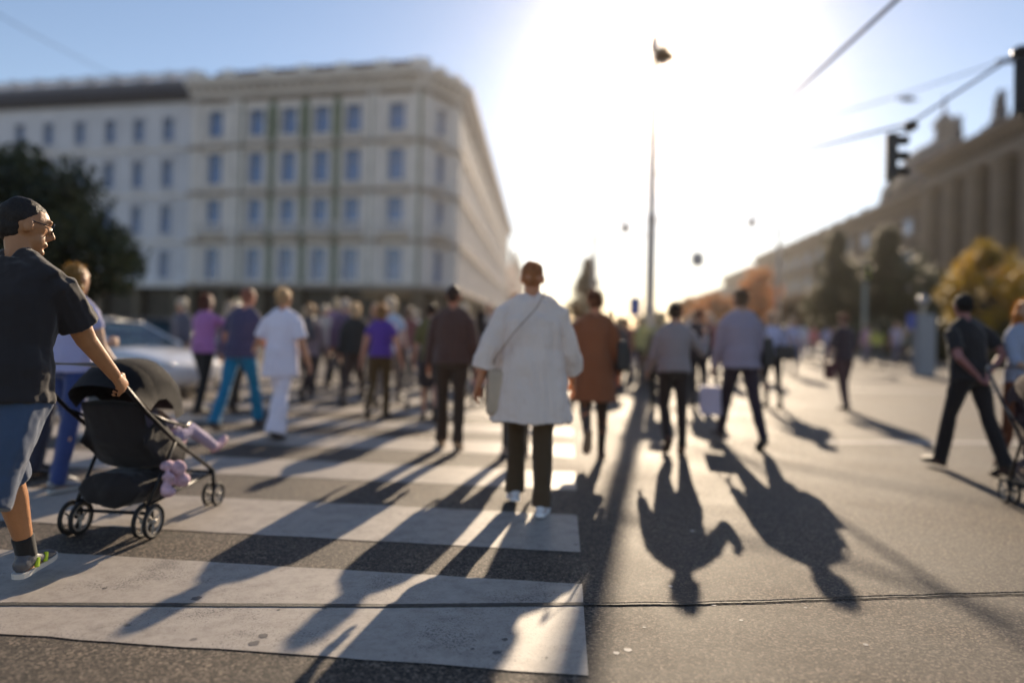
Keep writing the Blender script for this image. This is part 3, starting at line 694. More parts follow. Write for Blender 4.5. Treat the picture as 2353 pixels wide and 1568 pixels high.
    remeshed('body', bm, vox, skin(spec.get('skin', (0.50, 0.27, 0.18))), root, smooth=2)
    # ---- hair
    hs = spec.get('hair', 'short'); hcol = spec.get('haircol', (0.06, 0.035, 0.02))
    if hs != 'bald':
        bm = bmesh.new(); seed = random.Random(spec.get('seed', 1))
        e1 = (Hd(0, -0.018, 0.030), (.079, .089, .090))
        ell(bm, e1[0], tuple(x * s for x in e1[1]), HM); shapes = [e1]
        if hs in ('short', 'bun', 'pony'):
            e4 = (Hd(0, -.036, -.022), (.066, .062, .064)); ell(bm, e4[0], tuple(x * s for x in e4[1]), HM); shapes.append(e4)
        if hs in ('bob', 'long', 'puffy'):
            e2 = (Hd(0, -0.036, -0.045), (.088, .078, .105)); ell(bm, e2[0], tuple(x * s for x in e2[1]), HM); shapes.append(e2)
        if hs == 'puffy':
            e3 = (Hd(0, -0.02, 0.035), (.105, .108, .112)); ell(bm, e3[0], tuple(x * s for x in e3[1]), HM); shapes.append(e3)
        if hs == 'long':
            tube(bm, [Hd(0, -.045, -.02), Hd(0, -.075, -.13), T(0, -.115, .44), T(0, -.13, .32)], [(.085 * s, .06 * s), (.09 * s, .05 * s), (.10 * s, .035 * s), (.06 * s, .02 * s)], side=X, n=12)
        if hs == 'bun': ell(bm, Hd(0, -.125, .05), (.045 * s, .04 * s, .045 * s), HM)
        if hs == 'pony': tube(bm, [Hd(0, -.09, .05), Hd(0, -.15, .02), Hd(0, -.14, -.09), Hd(0, -.12, -.16)], [.03 * s, .04 * s, .035 * s, .012 * s], n=10)
        ns = spec.get('strands', 800)
        def strands(b):
            for i in range(ns):
                c, r = shapes[seed.randrange(len(shapes))]
                v = Vector((seed.gauss(0, 1), seed.gauss(-.35, 1), seed.gauss(.25, 1))).normalized()
                if (v.y > 0.45 and v.z < 0.45) or v.z < -.55: continue
                p = c + (HM @ Vector((v.x * r[0], v.y * r[1], v.z * r[2]))) * s * 0.98
                dn = (HM @ v + Vector((seed.uniform(-.6, .6), seed.uniform(-.8, .2), seed.uniform(-.9, .3)))).normalized()
                sd_ = dn.cross(Vector((seed.uniform(-1, 1), seed.uniform(-1, 1), seed.uniform(-1, 1)))).normalized() * 0.0022
                ln = seed.uniform(.02, .055) * s
                b.faces.new([b.verts.new(p + sd_), b.verts.new(p - sd_), b.verts.new(p + dn * ln)]).material_index = 1
        remeshed('hair', bm, max(vox, .008), [hairm(hcol), strandm(hcol)], root, smooth=2, disp=0.03, extra=strands)
    if spec.get('cap'):
        bm = bmesh.new(); ell(bm, Hd(0, -0.010, 0.050), (.089 * s, .103 * s, .080 * s), HM)
        tube(bm, [Hd(0, .06, .045), Hd(0, .11, .044), Hd(0, .145, .032)], [(.075 * s, .012 * s), (.070 * s, .009 * s), (.045 * s, .007 * s)], side=HM @ Vector((1, 0, 0)), n=14)
        remeshed('cap', bm, .008, cloth(spec['cap']), root, smooth=2)
    if spec.get('glasses'):
        bm = bmesh.new()
        for e in (-1, 1):
            torus(bm, Hd(e * .034, .092, .008), HM @ Vector((e * .15, 1, 0)), .024 * s, .0025 * s, 18, 6)
            tube(bm, [Hd(e * .058, .088, .012), Hd(e * .080, -.005, .010)], .0022 * s, n=6)
        tube(bm, [Hd(-.011, .097, .010), Hd(.011, .097, .010)], .002 * s, n=6)
        bm_obj('glasses', bm, mat('dark_plastic', (.02, .02, .022), .3), root, keep=True)
    # ---- trousers / skirt
    bt = spec.get('bottom', ('trousers', (.03, .02, .012))); kind, bcol = bt[0], bt[1]; hem = bt[2] if len(bt) > 2 else .052
    bm = bmesh.new()
    tube(bm, [T(0, -.004, z) for z in (-.06, -.02, .05, .13)], [((w_ * gw + .012) * s, (d_ * gb + .012) * s) for w_, d_ in ((.135, .10), (.165, .115), (.164, .118), (.150, .108))], side=X, n=18)
    lg = (0.6 + 0.4 * g)
    if kind == 'skirt':
        ln = bt[3] if len(bt) > 3 else .42
        tube(bm, [P + Vector((0, 0, .05 * s)), P - Vector((0, 0, .12 * s)), P - Vector((0, 0, ln * s))], [(.178 * s * gw, .13 * s * gb), (.185 * s * gw, .16 * s * gb), ((.15 + hem) * s, (.15 + hem) * s)], side=X, n=20, dome=False)
    else:
        for side, hip, knee, ank, FM in legs:
            if kind == 'shorts':
                k2 = knee.lerp(ank, 0.08)
                tube(bm, [hip + Vector((-side * .01, 0, .04 * s)), hip - Vector((0, 0, .05 * s)), hip.lerp(knee, .5), k2], [.088 * s * lg, .105 * s * lg, .10 * s * lg, .088 * s * lg], n=14, dome=False)
            else:
                en = ank + (ank - knee).normalized() * .03 * s + Vector((0, -.004, 0))
                tube(bm, [hip + Vector((-side * .01, 0, .04 * s)), hip - Vector((0, 0, .04 * s)), hip.lerp(knee, .4), hip.lerp(knee, .85), knee, knee.lerp(ank, .35), knee.lerp(ank, .75), en],
                     [r * s for r in (.082 * lg, .097 * lg, .088 * lg, .068 * lg, .064 * lg, (.060 * lg + hem) / 2 + .004, (.055 + hem * 2) / 3, hem)], n=14, dome=False)
    remeshed('shorts' if kind == 'shorts' else ('skirt' if kind == 'skirt' else 'trousers'), bm, vox, bt[4] if len(bt) > 4 else cloth(bcol), root, smooth=3, disp=spec.get('wr', .012), folds=.009 if vox < .0105 else 0)
    # ---- top
    tp = spec.get('top', ('shirt', (.3, .3, .3))); tname, tcol = tp[0], tp[1]
    slv = spec.get('sleeve', 1.92); length = spec.get('toplen', -0.05); ease = spec.get('ease', .016); flare = spec.get('flare', 0.0)
    bm = bmesh.new()
    rows = [r for r in torso if r[0] >= -0.01 or r[0] > length]
    rows = [r for r in rows if r[0] > max(length, -0.03) + 0.02]
    pts, rad = [], []
    if length < 0:
        pts = [P + Vector((0, -.01, length * s)), P + Vector((0, -.008, length * s * 0.5))]
        rad = [((.170 * gw + ease + flare) * s, (.125 * gb + ease + flare * .9) * s), ((.168 * gw + ease + flare * .6) * s, (.122 * gb + ease + flare * .6) * s)]
    pts += [T(0, r[3], r[0]) for r in rows]; rad += [((r[1] + ease * (1 if r[0] < .44 else .6) + flare * .3 * max(0, 1 - r[0] / .45)) * s, (r[2] + ease * (1 if r[0] < .44 else .6) + flare * .3 * max(0, 1 - r[0] / .45)) * s) for r in rows]
    tube(bm, pts, rad, side=X, n=20, dome=False)
    trap(bm, ease)
    if spec.get('collar'): tube(bm, [T(0, -.012, .50), T(0, -.008, .565)], [(.078 * s, .075 * s), (.064 * s, .066 * s)], side=X, n=14, dome=False)
    if slv > 0.05:
        for a in arms:
            pp, rr_ = arm_path(a, ease * .75, slv, spec.get('cuff', .004)); tube(bm, pp, rr_, side=Y, n=12, dome=False)
    else:
        for a in arms: ell(bm, a[1] + U * .01 - X * a[0] * .03 * s, (.05 * s, .05 * s, .05 * s))
    remeshed(tname, bm, vox, tp[2] if len(tp) > 2 else cloth(tcol), root, smooth=3 + int(ease > .03) * 6, disp=spec.get('wr', .012) * 1.2, folds=spec.get('folds', .010) if vox < .0105 else 0)
    if spec.get('jacket_open'): pass
    # ---- shoes
    shc, solec = spec.get('shoes', ((.03, .02, .015), (.05, .04, .035))); hl = spec.get('heel', 0)
    for side, hip, knee, ank, FM in legs:
        def Fp_(x, y, z): return ank + FM @ Vector((x, y, z - .085)) * s
        bm = bmesh.new()
        tube(bm, [Fp_(0, y, z) for y, z in ((-.068, .045), (-.055, .05), (-.02, .058), (.03, .052), (.08, .042), (.13, .034), (.175, .028), (.2, .024))],
             [((a_) * s, (b_) * s) for a_, b_ in ((.022, .026), (.035, .036), (.037, .042), (.038, .036), (.044, .028), (.047, .022), (.042, .018), (.025, .011))], side=(1, 0, 0), n=12)
        tube(bm, [Fp_(0, -.012, .06), Fp_(0, -.012, .098)], [(.042 * s, .05 * s), (.037 * s, .044 * s)], side=(1, 0, 0), n=12, dome=False)
        sh_o = remeshed('shoe', bm, .008, mat('shoe', tuple(shc), .45, var=.1, bump=.3, bscale=80), root, smooth=2)
        bm = bmesh.new(); ring = []
        for yy, ww in ((-.078, .012), (-.07, .028), (-.04, .036), (.03, .036), (.08, .044), (.13, .049), (.175, .044), (.2, .030), (.212, .012)):
            ring.append((yy, ww))
        top = [bm.verts.new(Fp_(x, y, .024)) for x, y in [(-w_, y) for y, w_ in ring] + [(w_, y) for y, w_ in ring[::-1]]]
        bot = [bm.verts.new(Fp_(x * .95, y, 0.0 + (.008 if y > .19 else 0))) for x, y in [(-w_, y) for y, w_ in ring] + [(w_, y) for y, w_ in ring[::-1]]]
        n = len(top); bm.faces.new(top); bm.faces.new(bot[::-1])
        for i in range(n): bm.faces.new((top[i], bot[i], bot[(i + 1) % n], top[(i + 1) % n]))
        so = bm_obj('sole', bm, mat('shoe_sole', tuple(solec), .6, var=.05), None); so.parent = sh_o
        if spec.get('shoe_accent'):
            for q in ((.0, .02), (.07, .09)):
                for e_ in (1, -1):
                    bm = bmesh.new(); tube(bm, [Fp_(e_ * .042, q[0], .028), Fp_(e_ * .035, q[1], .062)], .010 * s, n=8)
                    so = bm_obj('shoe_stripe', bm, mat('neon', (.55, .75, .03), .5), None); so.parent = sh_o
    if spec.get('socks'):
        for side, hip, knee, ank, FM in legs:
            bm = bmesh.new(); tube(bm, [ank - Vector((0, 0, .01)), ank + (knee - ank).normalized() * .10 * s], [.042 * s, .046 * s], n=12)
            remeshed('sock', bm, .008, cloth(spec['socks']), root, smooth=1)
    info = dict(root=root, s=s, T=T, arms=arms, legs=legs, P=P, X=X, Y=Y, U=U)
    return root, info
STRAND = {}
def strandm(col):
    k = tuple(col)
    if k not in STRAND:
        STRAND[k] = mat('sunlit_strand', tuple(min(.95, c * 1.2 + .38) for c in col), .4, var=.2, nscale=60, trans=.7)  # colour lifted so the strands carry a painted sunlit halo
    return STRAND[k]
def put(spec, px, py, anchor, yaw, label, Y=None, group='people walking over the crossing'):
    """stand the person so that the anchor foot (L, R) or the middle (C) is on the ground point seen at px, py"""
    root, info = make_person(spec)
    g = ground(px, py)
    if anchor == 'C': off = Vector((0, 0, 0))
    else:
        lg = info['legs'][0 if anchor == 'L' else 1]; off = Vector((lg[3].x, lg[3].y, 0))
    Rz = Matrix.Rotation(-R(yaw), 3, 'Z')
    p = g - Rz @ off
    root.location = (p.x, p.y, 0); root.rotation_euler = (0, 0, -R(yaw))
    root['label'] = label; root['group'] = group
    info['W'] = lambda v: Vector((p.x, p.y, 0)) + Rz @ Vector(v)
    info['Rz'] = Rz
    return info
# ---- bags and carried things (things of their own)
def bag(name, label, cat, W, c, size, col, strap=None, rough=.5, rz=0.0, taper=.9, scol=None):
    cw = W(c); root = empty(name, cw, 0, label, cat)
    bm = bmesh.new(); box(bm, (0, 0, 0), size, rz=rz, taper=taper)
    bmesh.ops.bevel(bm, geom=list(bm.edges), offset=min(size) * .3, segments=4, profile=.6, affect='EDGES')
    bmesh.ops.subdivide_edges(bm, edges=list(bm.edges), cuts=1, use_grid_fill=True)
    bm_obj('bag_body', bm, mat('bag', tuple(col), rough, var=.12, bump=.4, bscale=20), root, keep=True, smooth=True)
    if strap:
        bm = bmesh.new(); tube(bm, [W(q) - cw for q in strap], (.016, .004), side=(0, 1, 0), n=8)
        bm_obj('strap', bm, mat('strap', tuple(scol or col), .6), root, keep=True, smooth=True)
    return root
BRN = (.028, .018, .010); BLK = (.012, .012, .014)
L_ = lambda s: s
# 1 man in the beige coat, centre
i1 = put(dict(H=1.84, girth=1.27, vox=.007, leg=((24, 42, 8), (-12, 4, 5)), arms=((-14, 20, 16, 10), (10, 15, 24, 10)), lean=6, hair='short', haircol=(.50, .19, .06), skin=(.56, .24, .12), strands=60,
              top=('coat', (.88, .73, .64)), toplen=-.31, ease=.030, flare=.055, sleeve=1.62, cuff=.035, wr=.016, folds=.020, collar=1,
              bottom=('trousers', (.085, .050, .022), .070), shoes=((.72, .74, .80), (.86, .88, .92)), seed=1), 1243, 1186, 'R', 2,
         'heavy man in a loose beige linen coat and white trainers, walking away in the centre')
bag('crossbody_bag', 'tan crossbody bag hanging on the left hip of the man in the beige coat', 'bag', i1['W'], (-.235, -.07, .86), (.17, .20, .34), (.55, .42, .30),
    strap=[(-.27, -.02, 1.00), (-.26, -.15, 1.10), (-.12, -.205, 1.30), (.03, -.185, 1.47), (.10, -.10, 1.60), (.105, .02, 1.61), (.05, .13, 1.52), (-.12, .22, 1.3), (-.27, .12, 1.08), (-.29, .0, 1.0)], scol=(.30, .17, .10))
# 2 woman in dark coat, right of him; coat and hair painted with flare tint
i2 = put(dict(H=1.72, girth=1.05, vox=.009, leg=((-4, 62, 62), (3, 3, 0)), arms=((10, 10, 12, 0), (-6, 10, 30, 0)), hair='short', haircol=(.16, .055, .02), skin=(.46, .2, .11),
              top=('coat', (.24, .085, .035)), toplen=-.34, ease=.02, flare=.05, sleeve=1.9, bottom=('trousers', (.05, .03, .02), .042), shoes=((.09, .045, .025), (.30, .22, .16)), seed=2), 1381, 1053, 'R', 2,
         'person in a knee-length brown coat, flare-tinted rust, left shoe sole lifted, beside the beige coat')
bag('shoulder_bag', 'black shoulder bag on the right side of the flare-tinted brown coat', 'bag', i2['W'], (.27, .02, 1.06), (.13, .34, .30), (.018, .016, .016), strap=[(.26, -.12, 1.17), (.22, -.08, 1.4), (.15, .0, 1.52), (.2, .1, 1.38), (.26, .14, 1.17)])
# 3 person hidden behind the beige coat (leg and shoe show at left)
put(dict(H=1.66, girth=1.0, vox=.011, walk='C', hair='bob', haircol=(.35, .16, .06), top=('jacket', (.10, .07, .06)), bottom=('trousers', (.035, .02, .014), .05), shoes=((.34, .25, .19), (.5, .42, .36)), seed=3), 1163, 1046, 'L', 0,
    'person hidden ahead of the beige coat, one dark trouser leg and tan shoe showing')
# 4 man in dark check shirt
put(dict(H=1.74, girth=1.16, vox=.009, leg=((6, 6, 0), (-6, 8, 12)), arms=((6, 9, 18, 0), (-2, 9, 20, 0)), hair='short', haircol=(.06, .03, .02), skin=(.42, .17, .10), strands=60,
         top=('shirt', (.07, .045, .04), striped((.035, .024, .022), (.13, .06, .045), 14.0)), toplen=-.04, ease=.02, sleeve=1.9, bottom=('trousers', (.050, .030, .018), .07), shoes=((.33, .20, .10), (.4, .3, .2)), seed=4), 1014, 1028, 'L', 0,
    'broad man in a dark brown checked shirt and brown trousers')
# 5 woman in olive top and dark skirt
put(dict(H=1.63, vox=.011, leg=((8, 8, 0), (-16, 26, 50)), arms=((-8, 9, 30, 0), (10, 9, 40, 0)), hair='bun', haircol=(.025, .015, .012), top=('top', (.13, .115, .04)), bottom=('skirt', (.03, .02, .018), .03, .45), sleeve=.9, shoes=((.03, .02, .015), (.05, .04, .03)), seed=5), 973, 962, 'L', -4,
    'woman in an olive top and dark skirt with bare calves')
# 6 purple t-shirt
i6 = put(dict(H=1.60, girth=1.08, vox=.010, leg=((-8, 34, 45), (4, 3, 0)), arms=((-6, 12, 8, 0), (2, 14, 10, 0)), hair='bob', haircol=(.36, .20, .08), skin=(.56, .28, .19), top=('t_shirt', (.10, .045, .30)), toplen=-.02, sleeve=.45, bottom=('trousers', (.085, .050, .015), .062), shoes=((.03, .02, .012), (.05, .04, .03)), seed=6), 886, 958, 'R', 3,
         'woman in a violet t-shirt and dark brown trousers, arms hanging bare')
i6b = put(dict(H=1.72, vox=.011, walk='a', arms=((-4, 10, 10, 0), (8, 12, 18, 0)), hair='puffy', haircol=(.75, .66, .52), skin=(.62, .42, .34), top=('t_shirt', (.42, .52, .66)), sleeve=.5, bottom=('trousers', (.20, .17, .15), .05), seed=7), 915, 930, 'R', 5,
          'white-haired person in a light blue shirt just beyond the violet t-shirt')
put(dict(H=1.64, vox=.012, walk='a', hair='bob', haircol=(.72, .56, .36), top=('jacket', (.03, .03, .028)), bottom=('trousers', (.06, .04, .03), .05), seed=8), 832, 925, 'R', 0,
    'fair-haired woman in a black jacket directly left of the violet t-shirt')
put(dict(H=1.74, vox=.012, walk='A', hair='short', haircol=(.66, .62, .58), top=('jacket', (.12, .085, .15)), bottom=('trousers', (.03, .022, .02), .05), seed=9), 786, 905, 'L', 0,
    'grey-haired person in a dusky purple jacket between the white outfit and the violet t-shirt')
i9 = put(dict(H=1.66, vox=.012, leg=((22, 4, -8), (-24, 18, 40)), hair='bob', haircol=(.55, .40, .25), top=('jacket', (.26, .20, .22)), toplen=-.12, flare=.02, bottom=('trousers', (.035, .018, .014), .05), seed=10), 712, 912, 'L', 8,
         'woman in a grey-pink jacket and dark trousers taking a long step beside the white outfit')
bag('backpack', 'dark grey backpack worn by the woman in the grey-pink jacket', 'backpack', i9['W'], (.02, -.20, 1.22), (.30, .15, .40), (.06, .06, .075), strap=[(-.10, -.10, 1.40), (-.11, .02, 1.44), (-.12, .10, 1.30), (-.13, .0, 1.10)])
# 10 white outfit
i10 = put(dict(H=1.69, girth=1.08, vox=.008, leg=((20, 34, 16), (-12, 4, 12)), stance=.05, arms=((8, 24, 55, -30), (0, 14, 22, 0)), hair='short', haircol=(.70, .52, .30), skin=(.5, .25, .15), top=('tunic', (.80, .78, .90)), toplen=-.22, flare=.02, ease=.02, sleeve=.8, cuff=.02,
               bottom=('trousers', (.80, .78, .90), .125), shoes=((.03, .025, .02), (.05, .04, .04)), seed=11), 632, 1012, 'R', 6,
          'blonde woman dressed all in white, wide trouser legs swinging')
# 11 navy shirt, turquoise trousers
i11 = put(dict(H=1.76, girth=1.12, vox=.009, leg=((-20, 8, 16), (25, 10, -6)), arms=((12, 14, 40, 0), (14, 12, 30, 0)), hair='short', haircol=(.34, .14, .09), skin=(.58, .28, .19), strands=40, head=(20, 0), slean=5, top=('shirt', (.06, .055, .12)), ease=.022, sleeve=.7, bottom=('trousers', (.008, .17, .33), .075), shoes=((.03, .02, .02), (.1, .08, .07)), seed=12), 492, 992, 'L', 10,
          'man in a navy shirt and bright turquoise trousers striding left of the woman in white')
put(dict(H=1.64, vox=.012, walk='A', hair='short', haircol=(.70, .66, .50), top=('shirt', (.16, .14, .24)), seed=13), 545, 935, 'L', 0,
    'light-haired person glimpsed between the turquoise trousers and the woman in white')
# 12 pink top beside dark bag
i12 = put(dict(H=1.68, girth=1.1, vox=.011, walk='C', arms=((30, 30, 120, 20), (70, 25, 85, 0)), hair='bob', haircol=(.16, .06, .04), top=('blouse', (.42, .17, .42)), sleeve=.6, skin=(.66, .50, .40), bottom=('trousers', (.012, .010, .010), .07), seed=14), 455, 948, 'L', 25,
          'woman in an orchid pink blouse left of the turquoise trousers')
# people behind the stroller man
i14 = put(dict(H=1.74, vox=.010, walk='C', arms=((5, 12, 14, 0), (12, 12, 26, 0)), hair='bob', haircol=(.36, .20, .05), skin=(.56, .32, .2), top=('t_shirt', (.42, .42, .66)), sleeve=.55, toplen=-.04, bottom=('trousers', (.035, .06, .20), .055), shoes=((.2, .2, .22), (.5, .5, .5)), seed=15), 150, 1120, 'C', 14,
          'person in a white and lilac t-shirt and blue jeans beside the near pushchair', group='people at the left edge')
put(dict(H=1.60, vox=.011, walk='C', arms=((38, 12, 60, 0), (38, 12, 64, 0)), hair='bob', haircol=(.5, .48, .36), skin=(.56, .34, .22), top=('blouse', (.20, .17, .42)), sleeve=1.4, bottom=('trousers', (.03, .03, .05), .06), seed=16), 96, 1090, 'C', 20,
    'person in a violet blouse holding both forearms out behind the dark t-shirt man', group='people at the left edge')
# 13 stroller man
i13 = put(dict(H=1.90, girth=1.15, vox=.007, leg=((27, 7, -2), (-22, 12, 36)), arms=((42, 6, 12, 0), (42, 9, 14, 0)), curl=55, lean=10, head=(44, 5), hair='short', strands=0, haircol=(.03, .02, .014), skin=(.46, .21, .09), glasses=1,
               top=('t_shirt', (.022, .017, .018)), toplen=-.05, ease=.022, sleeve=.75, cuff=.012, bottom=('shorts', (.055, .085, .15)), shoes=((.10, .10, .11), (.62, .60, .56)), shoe_accent=1, socks=(.012, .012, .012), seed=17), 60, 1346, 'L', 0,
          'short-haired man in a dark t-shirt and denim shorts pushing the near pushchair', group='people at the left edge')
# right-hand group
i15 = put(dict(H=1.62, girth=1.08, vox=.009, leg=((12, 50, 40), (-2, 5, 6)), arms=((12, 10, 34, 0), (12, 34, 118, -50)), hair='bun', haircol=(.05, .03, .02), skin=(.45, .25, .17), top=('jumper', (.30, .26, .27)), toplen=-.02, ease=.02, sleeve=1.95, bottom=('trousers', (.028, .018, .015), .06), shoes=((.13, .05, .025), (.10, .06, .04)), seed=18), 1566, 1042, 'R', 2,
          'dark-haired woman in a grey jumper, black trousers and brown shoes')
i15b = put(dict(H=1.60, vox=.011, walk='C', arms=((4, 12, 14, 0), (10, 8, 40, 0)), hair='puffy', haircol=(.72, .60, .38), top=('jacket', (.36, .30, .14)), sleeve=1.6, bottom=('trousers', (.035, .024, .012), .065), seed=19), 1500, 935, 'L', 0,
           'person with a mustard top and pale hair partly behind the grey jumper')
bag('coat', 'dark coat carried over the arm beside the grey jumper', 'coat', i15b['W'], (-.02, -.24, .92), (.36, .16, .62), (.035, .028, .026), rough=.9)
i16 = put(dict(H=1.84, girth=1.12, vox=.008, leg=((22, 3, -8), (-20, 10, 26)), arms=((14, 7, 12, 0), (-6, 8, 36, 0)), hair='short', haircol=(.20, .13, .08), skin=(.46, .28, .2), top=('jacket', (.32, .28, .36)), toplen=-.07, ease=.024, flare=.016, sleeve=1.95, bottom=('trousers', (.030, .018, .030), .05), shoes=((.02, .016, .018), (.10, .09, .09)), seed=20), 1752, 1036, 'R', -6,
          'man in a lilac-grey jacket and dark trousers in mid-stride carrying a white paper bag')
bag('shoulder_bag', 'black shoulder bag at the right side of the lilac-grey jacket', 'bag', i16['W'], (.29, .0, 1.10), (.12, .30, .34), (.02, .018, .020), strap=[(.28, -.10, 1.25), (.22, -.08, 1.46), (.16, .0, 1.56), (.2, .08, 1.44), (.27, .10, 1.25)])
h = i16['arms'][0]; hb = h[3] + h[5] * .10
pbag = empty('paper_bag', i16['W'](hb - Vector((0, 0, .45))), -.5, 'white paper carrier bag hanging from the left hand of the man in lilac-grey', 'bag')
bm = bmesh.new(); box(bm, (0, 0, .13), (.24, .11, .34)); bm_obj('bag_body', bm, mat('white_paper', (.62, .58, .74), .7, var=.06, bump=.3, bscale=12), pbag, keep=True)
bm = bmesh.new()
for yy in (-.04, .04): tube(bm, [(-.06, yy, .29), (-.045, yy * .5, .40), (0, 0, .45), (.045, yy * .5, .40), (.06, yy, .29)], .004, n=6)
bm_obj('handle', bm, mat('cord', (.3, .28, .3), .8), pbag, keep=True)
put(dict(H=1.70, vox=.011, walk='S', hair='short', haircol=(.20, .08, .05), top=('jacket', (.045, .03, .035)), bottom=('trousers', (.022, .016, .02), .05), seed=21), 1602, 932, 'C', 0,
    'person in a dark suit between the grey jumper and the lilac-grey jacket')
i18 = put(dict(H=1.66, vox=.010, walk='C', arms=((10, 14, 40, 0), (6, 16, 60, 0)), hair='puffy', haircol=(.66, .48, .34), skin=(.5, .27, .2), top=('blouse', (.50, .50, .70)), sleeve=1.2, toplen=-.02, bottom=('trousers', (.02, .016, .018), .042), shoes=((.02, .015, .015), (.04, .03, .03)), seed=22), 1792, 938, 'R', -4,
          'woman in a pale blue blouse and slim black trousers right of the lilac-grey jacket')
bag('shoulder_bag', 'black handbag held at the waist of the woman in the pale blue blouse', 'bag', i18['W'], (.12, -.20, .98), (.36, .14, .26), (.02, .017, .018), strap=[(.0, -.2, 1.1), (.12, -.16, 1.42), (.2, .0, 1.45), (.24, -.1, 1.2)])
i19 = put(dict(H=1.68, vox=.010, leg=((-6, 10, 6), (12, 30, 10)), stance=.05, arms=((-10, 20, 14, 0), (6, 8, 50, 0)), hair='short', haircol=(.22, .12, .08), skin=(.5, .28, .2), top=('shirt', (.055, .035, .042)), sleeve=1.0, bottom=('trousers', (.10, .05, .05), .045), shoes=((.04, .02, .02), (.1, .06, .05)), seed=23), 1942, 942, 'L', -4,
          'person in a dark plum shirt walking alone with a maroon bag')
bag('handbag', 'maroon handbag swinging beside the person in the plum shirt', 'bag', i19['W'], (-.30, -.08, .68), (.10, .28, .30), (.09, .012, .02))
i20 = put(dict(H=1.74, girth=1.1, vox=.008, leg=((16, 4, -4), (-15, 8, 20)), slean=-4, stance=.13, arms=((-28, 14, 62, 78), (-30, 16, 66, 80)), hair='short', haircol=(.012, .010, .012), skin=(.34, .15, .14), head=(10, 0), top=('t_shirt', (.014, .012, .015)), toplen=-.04, ease=.024, sleeve=.75, bottom=('trousers', (.014, .010, .011), .072), shoes=((.02, .015, .014), (.04, .03, .03)), seed=24), 2308, 1098, 'R', -10,
          'man in a black t-shirt and wide black trousers, hands behind his back')
i21 = put(dict(H=1.70, vox=.008, walk='C', arms=((30, 10, 40, 0), (30, 10, 40, 0)), curl=50, hair='long', haircol=(.48, .20, .04), skin=(.5, .3, .2), top=('top', (.30, .34, .46)), sleeve=1.2, bottom=('trousers', (.16, .05, .02), .05), seed=25), 2345, 1090, 'C', 170,
          'long-haired ginger person at the right frame edge pushing a pushchair', group='people at the right edge')
# woman with dark hair behind coat man at left
put(dict(H=1.62, vox=.011, walk='C', arms=((-4, 14, 10, 0), (4, 10, 14, 0)), hair='long', haircol=(.045, .022, .014), skin=(.66, .34, .30), top=('top', (.07, .045, .06)), sleeve=.6, bottom=('trousers', (.02, .014, .016), .036), seed=26), 1088, 925, 'L', 0,
    'woman with long dark hair and bare pink arms left of the beige coat')
put(dict(H=1.70, vox=.012, walk='a', hair='short', haircol=(.28, .16, .05), top=('jacket', (.2, .14, .1)), seed=27), 1322, 915, 'C', 0,
    'fair-headed person seen between the beige coat and the flare-tinted brown coat')
put(dict(H=1.72, vox=.012, walk='A', hair='puffy', haircol=(.70, .62, .5), top=('jacket', (.60, .57, .50)), sleeve=1.9, bottom=('trousers', (.30, .27, .24), .05), seed=28), 1062, 905, 'C', 0,
    'person in a cream jacket just right of the checked shirt')
# ---- distant crowd: four base figures copied with their own clothes and places
protos = []
for k, (wk, hr, slv) in enumerate((('A', 'short', 1.9), ('a', 'bob', 1.2), ('C', 'puffy', .6), ('S', 'puffy', 1.9), ('D', 'long', 1.5), ('c', 'short', .5), ('b', 'bob', 1.9))):
    rt, inf = make_person(dict(H=1.66 + .02 * k, girth=(1, 1.1, 1.2, 1, 1.05, 1.25, 1)[k], arms=(((-12, 6, 18, 0), (14, 6, 22, 0)), ((20, 8, 70, 10), (-10, 6, 20, 0)), ((-6, 10, 20, 0), (8, 12, 85, 20)), ((5, 6, 12, 0), (2, 8, 15, 0)), ((18, 6, 30, 0), (-20, 8, 20, 0)), ((30, 16, 110, 0), (0, 9, 10, 0)), ((-15, 8, 14, 0), (22, 6, 40, 0)))[k], vox=.016, walk=wk, hair=hr, sleeve=slv, seed=40 + k, strands=120))
    protos.append(rt)
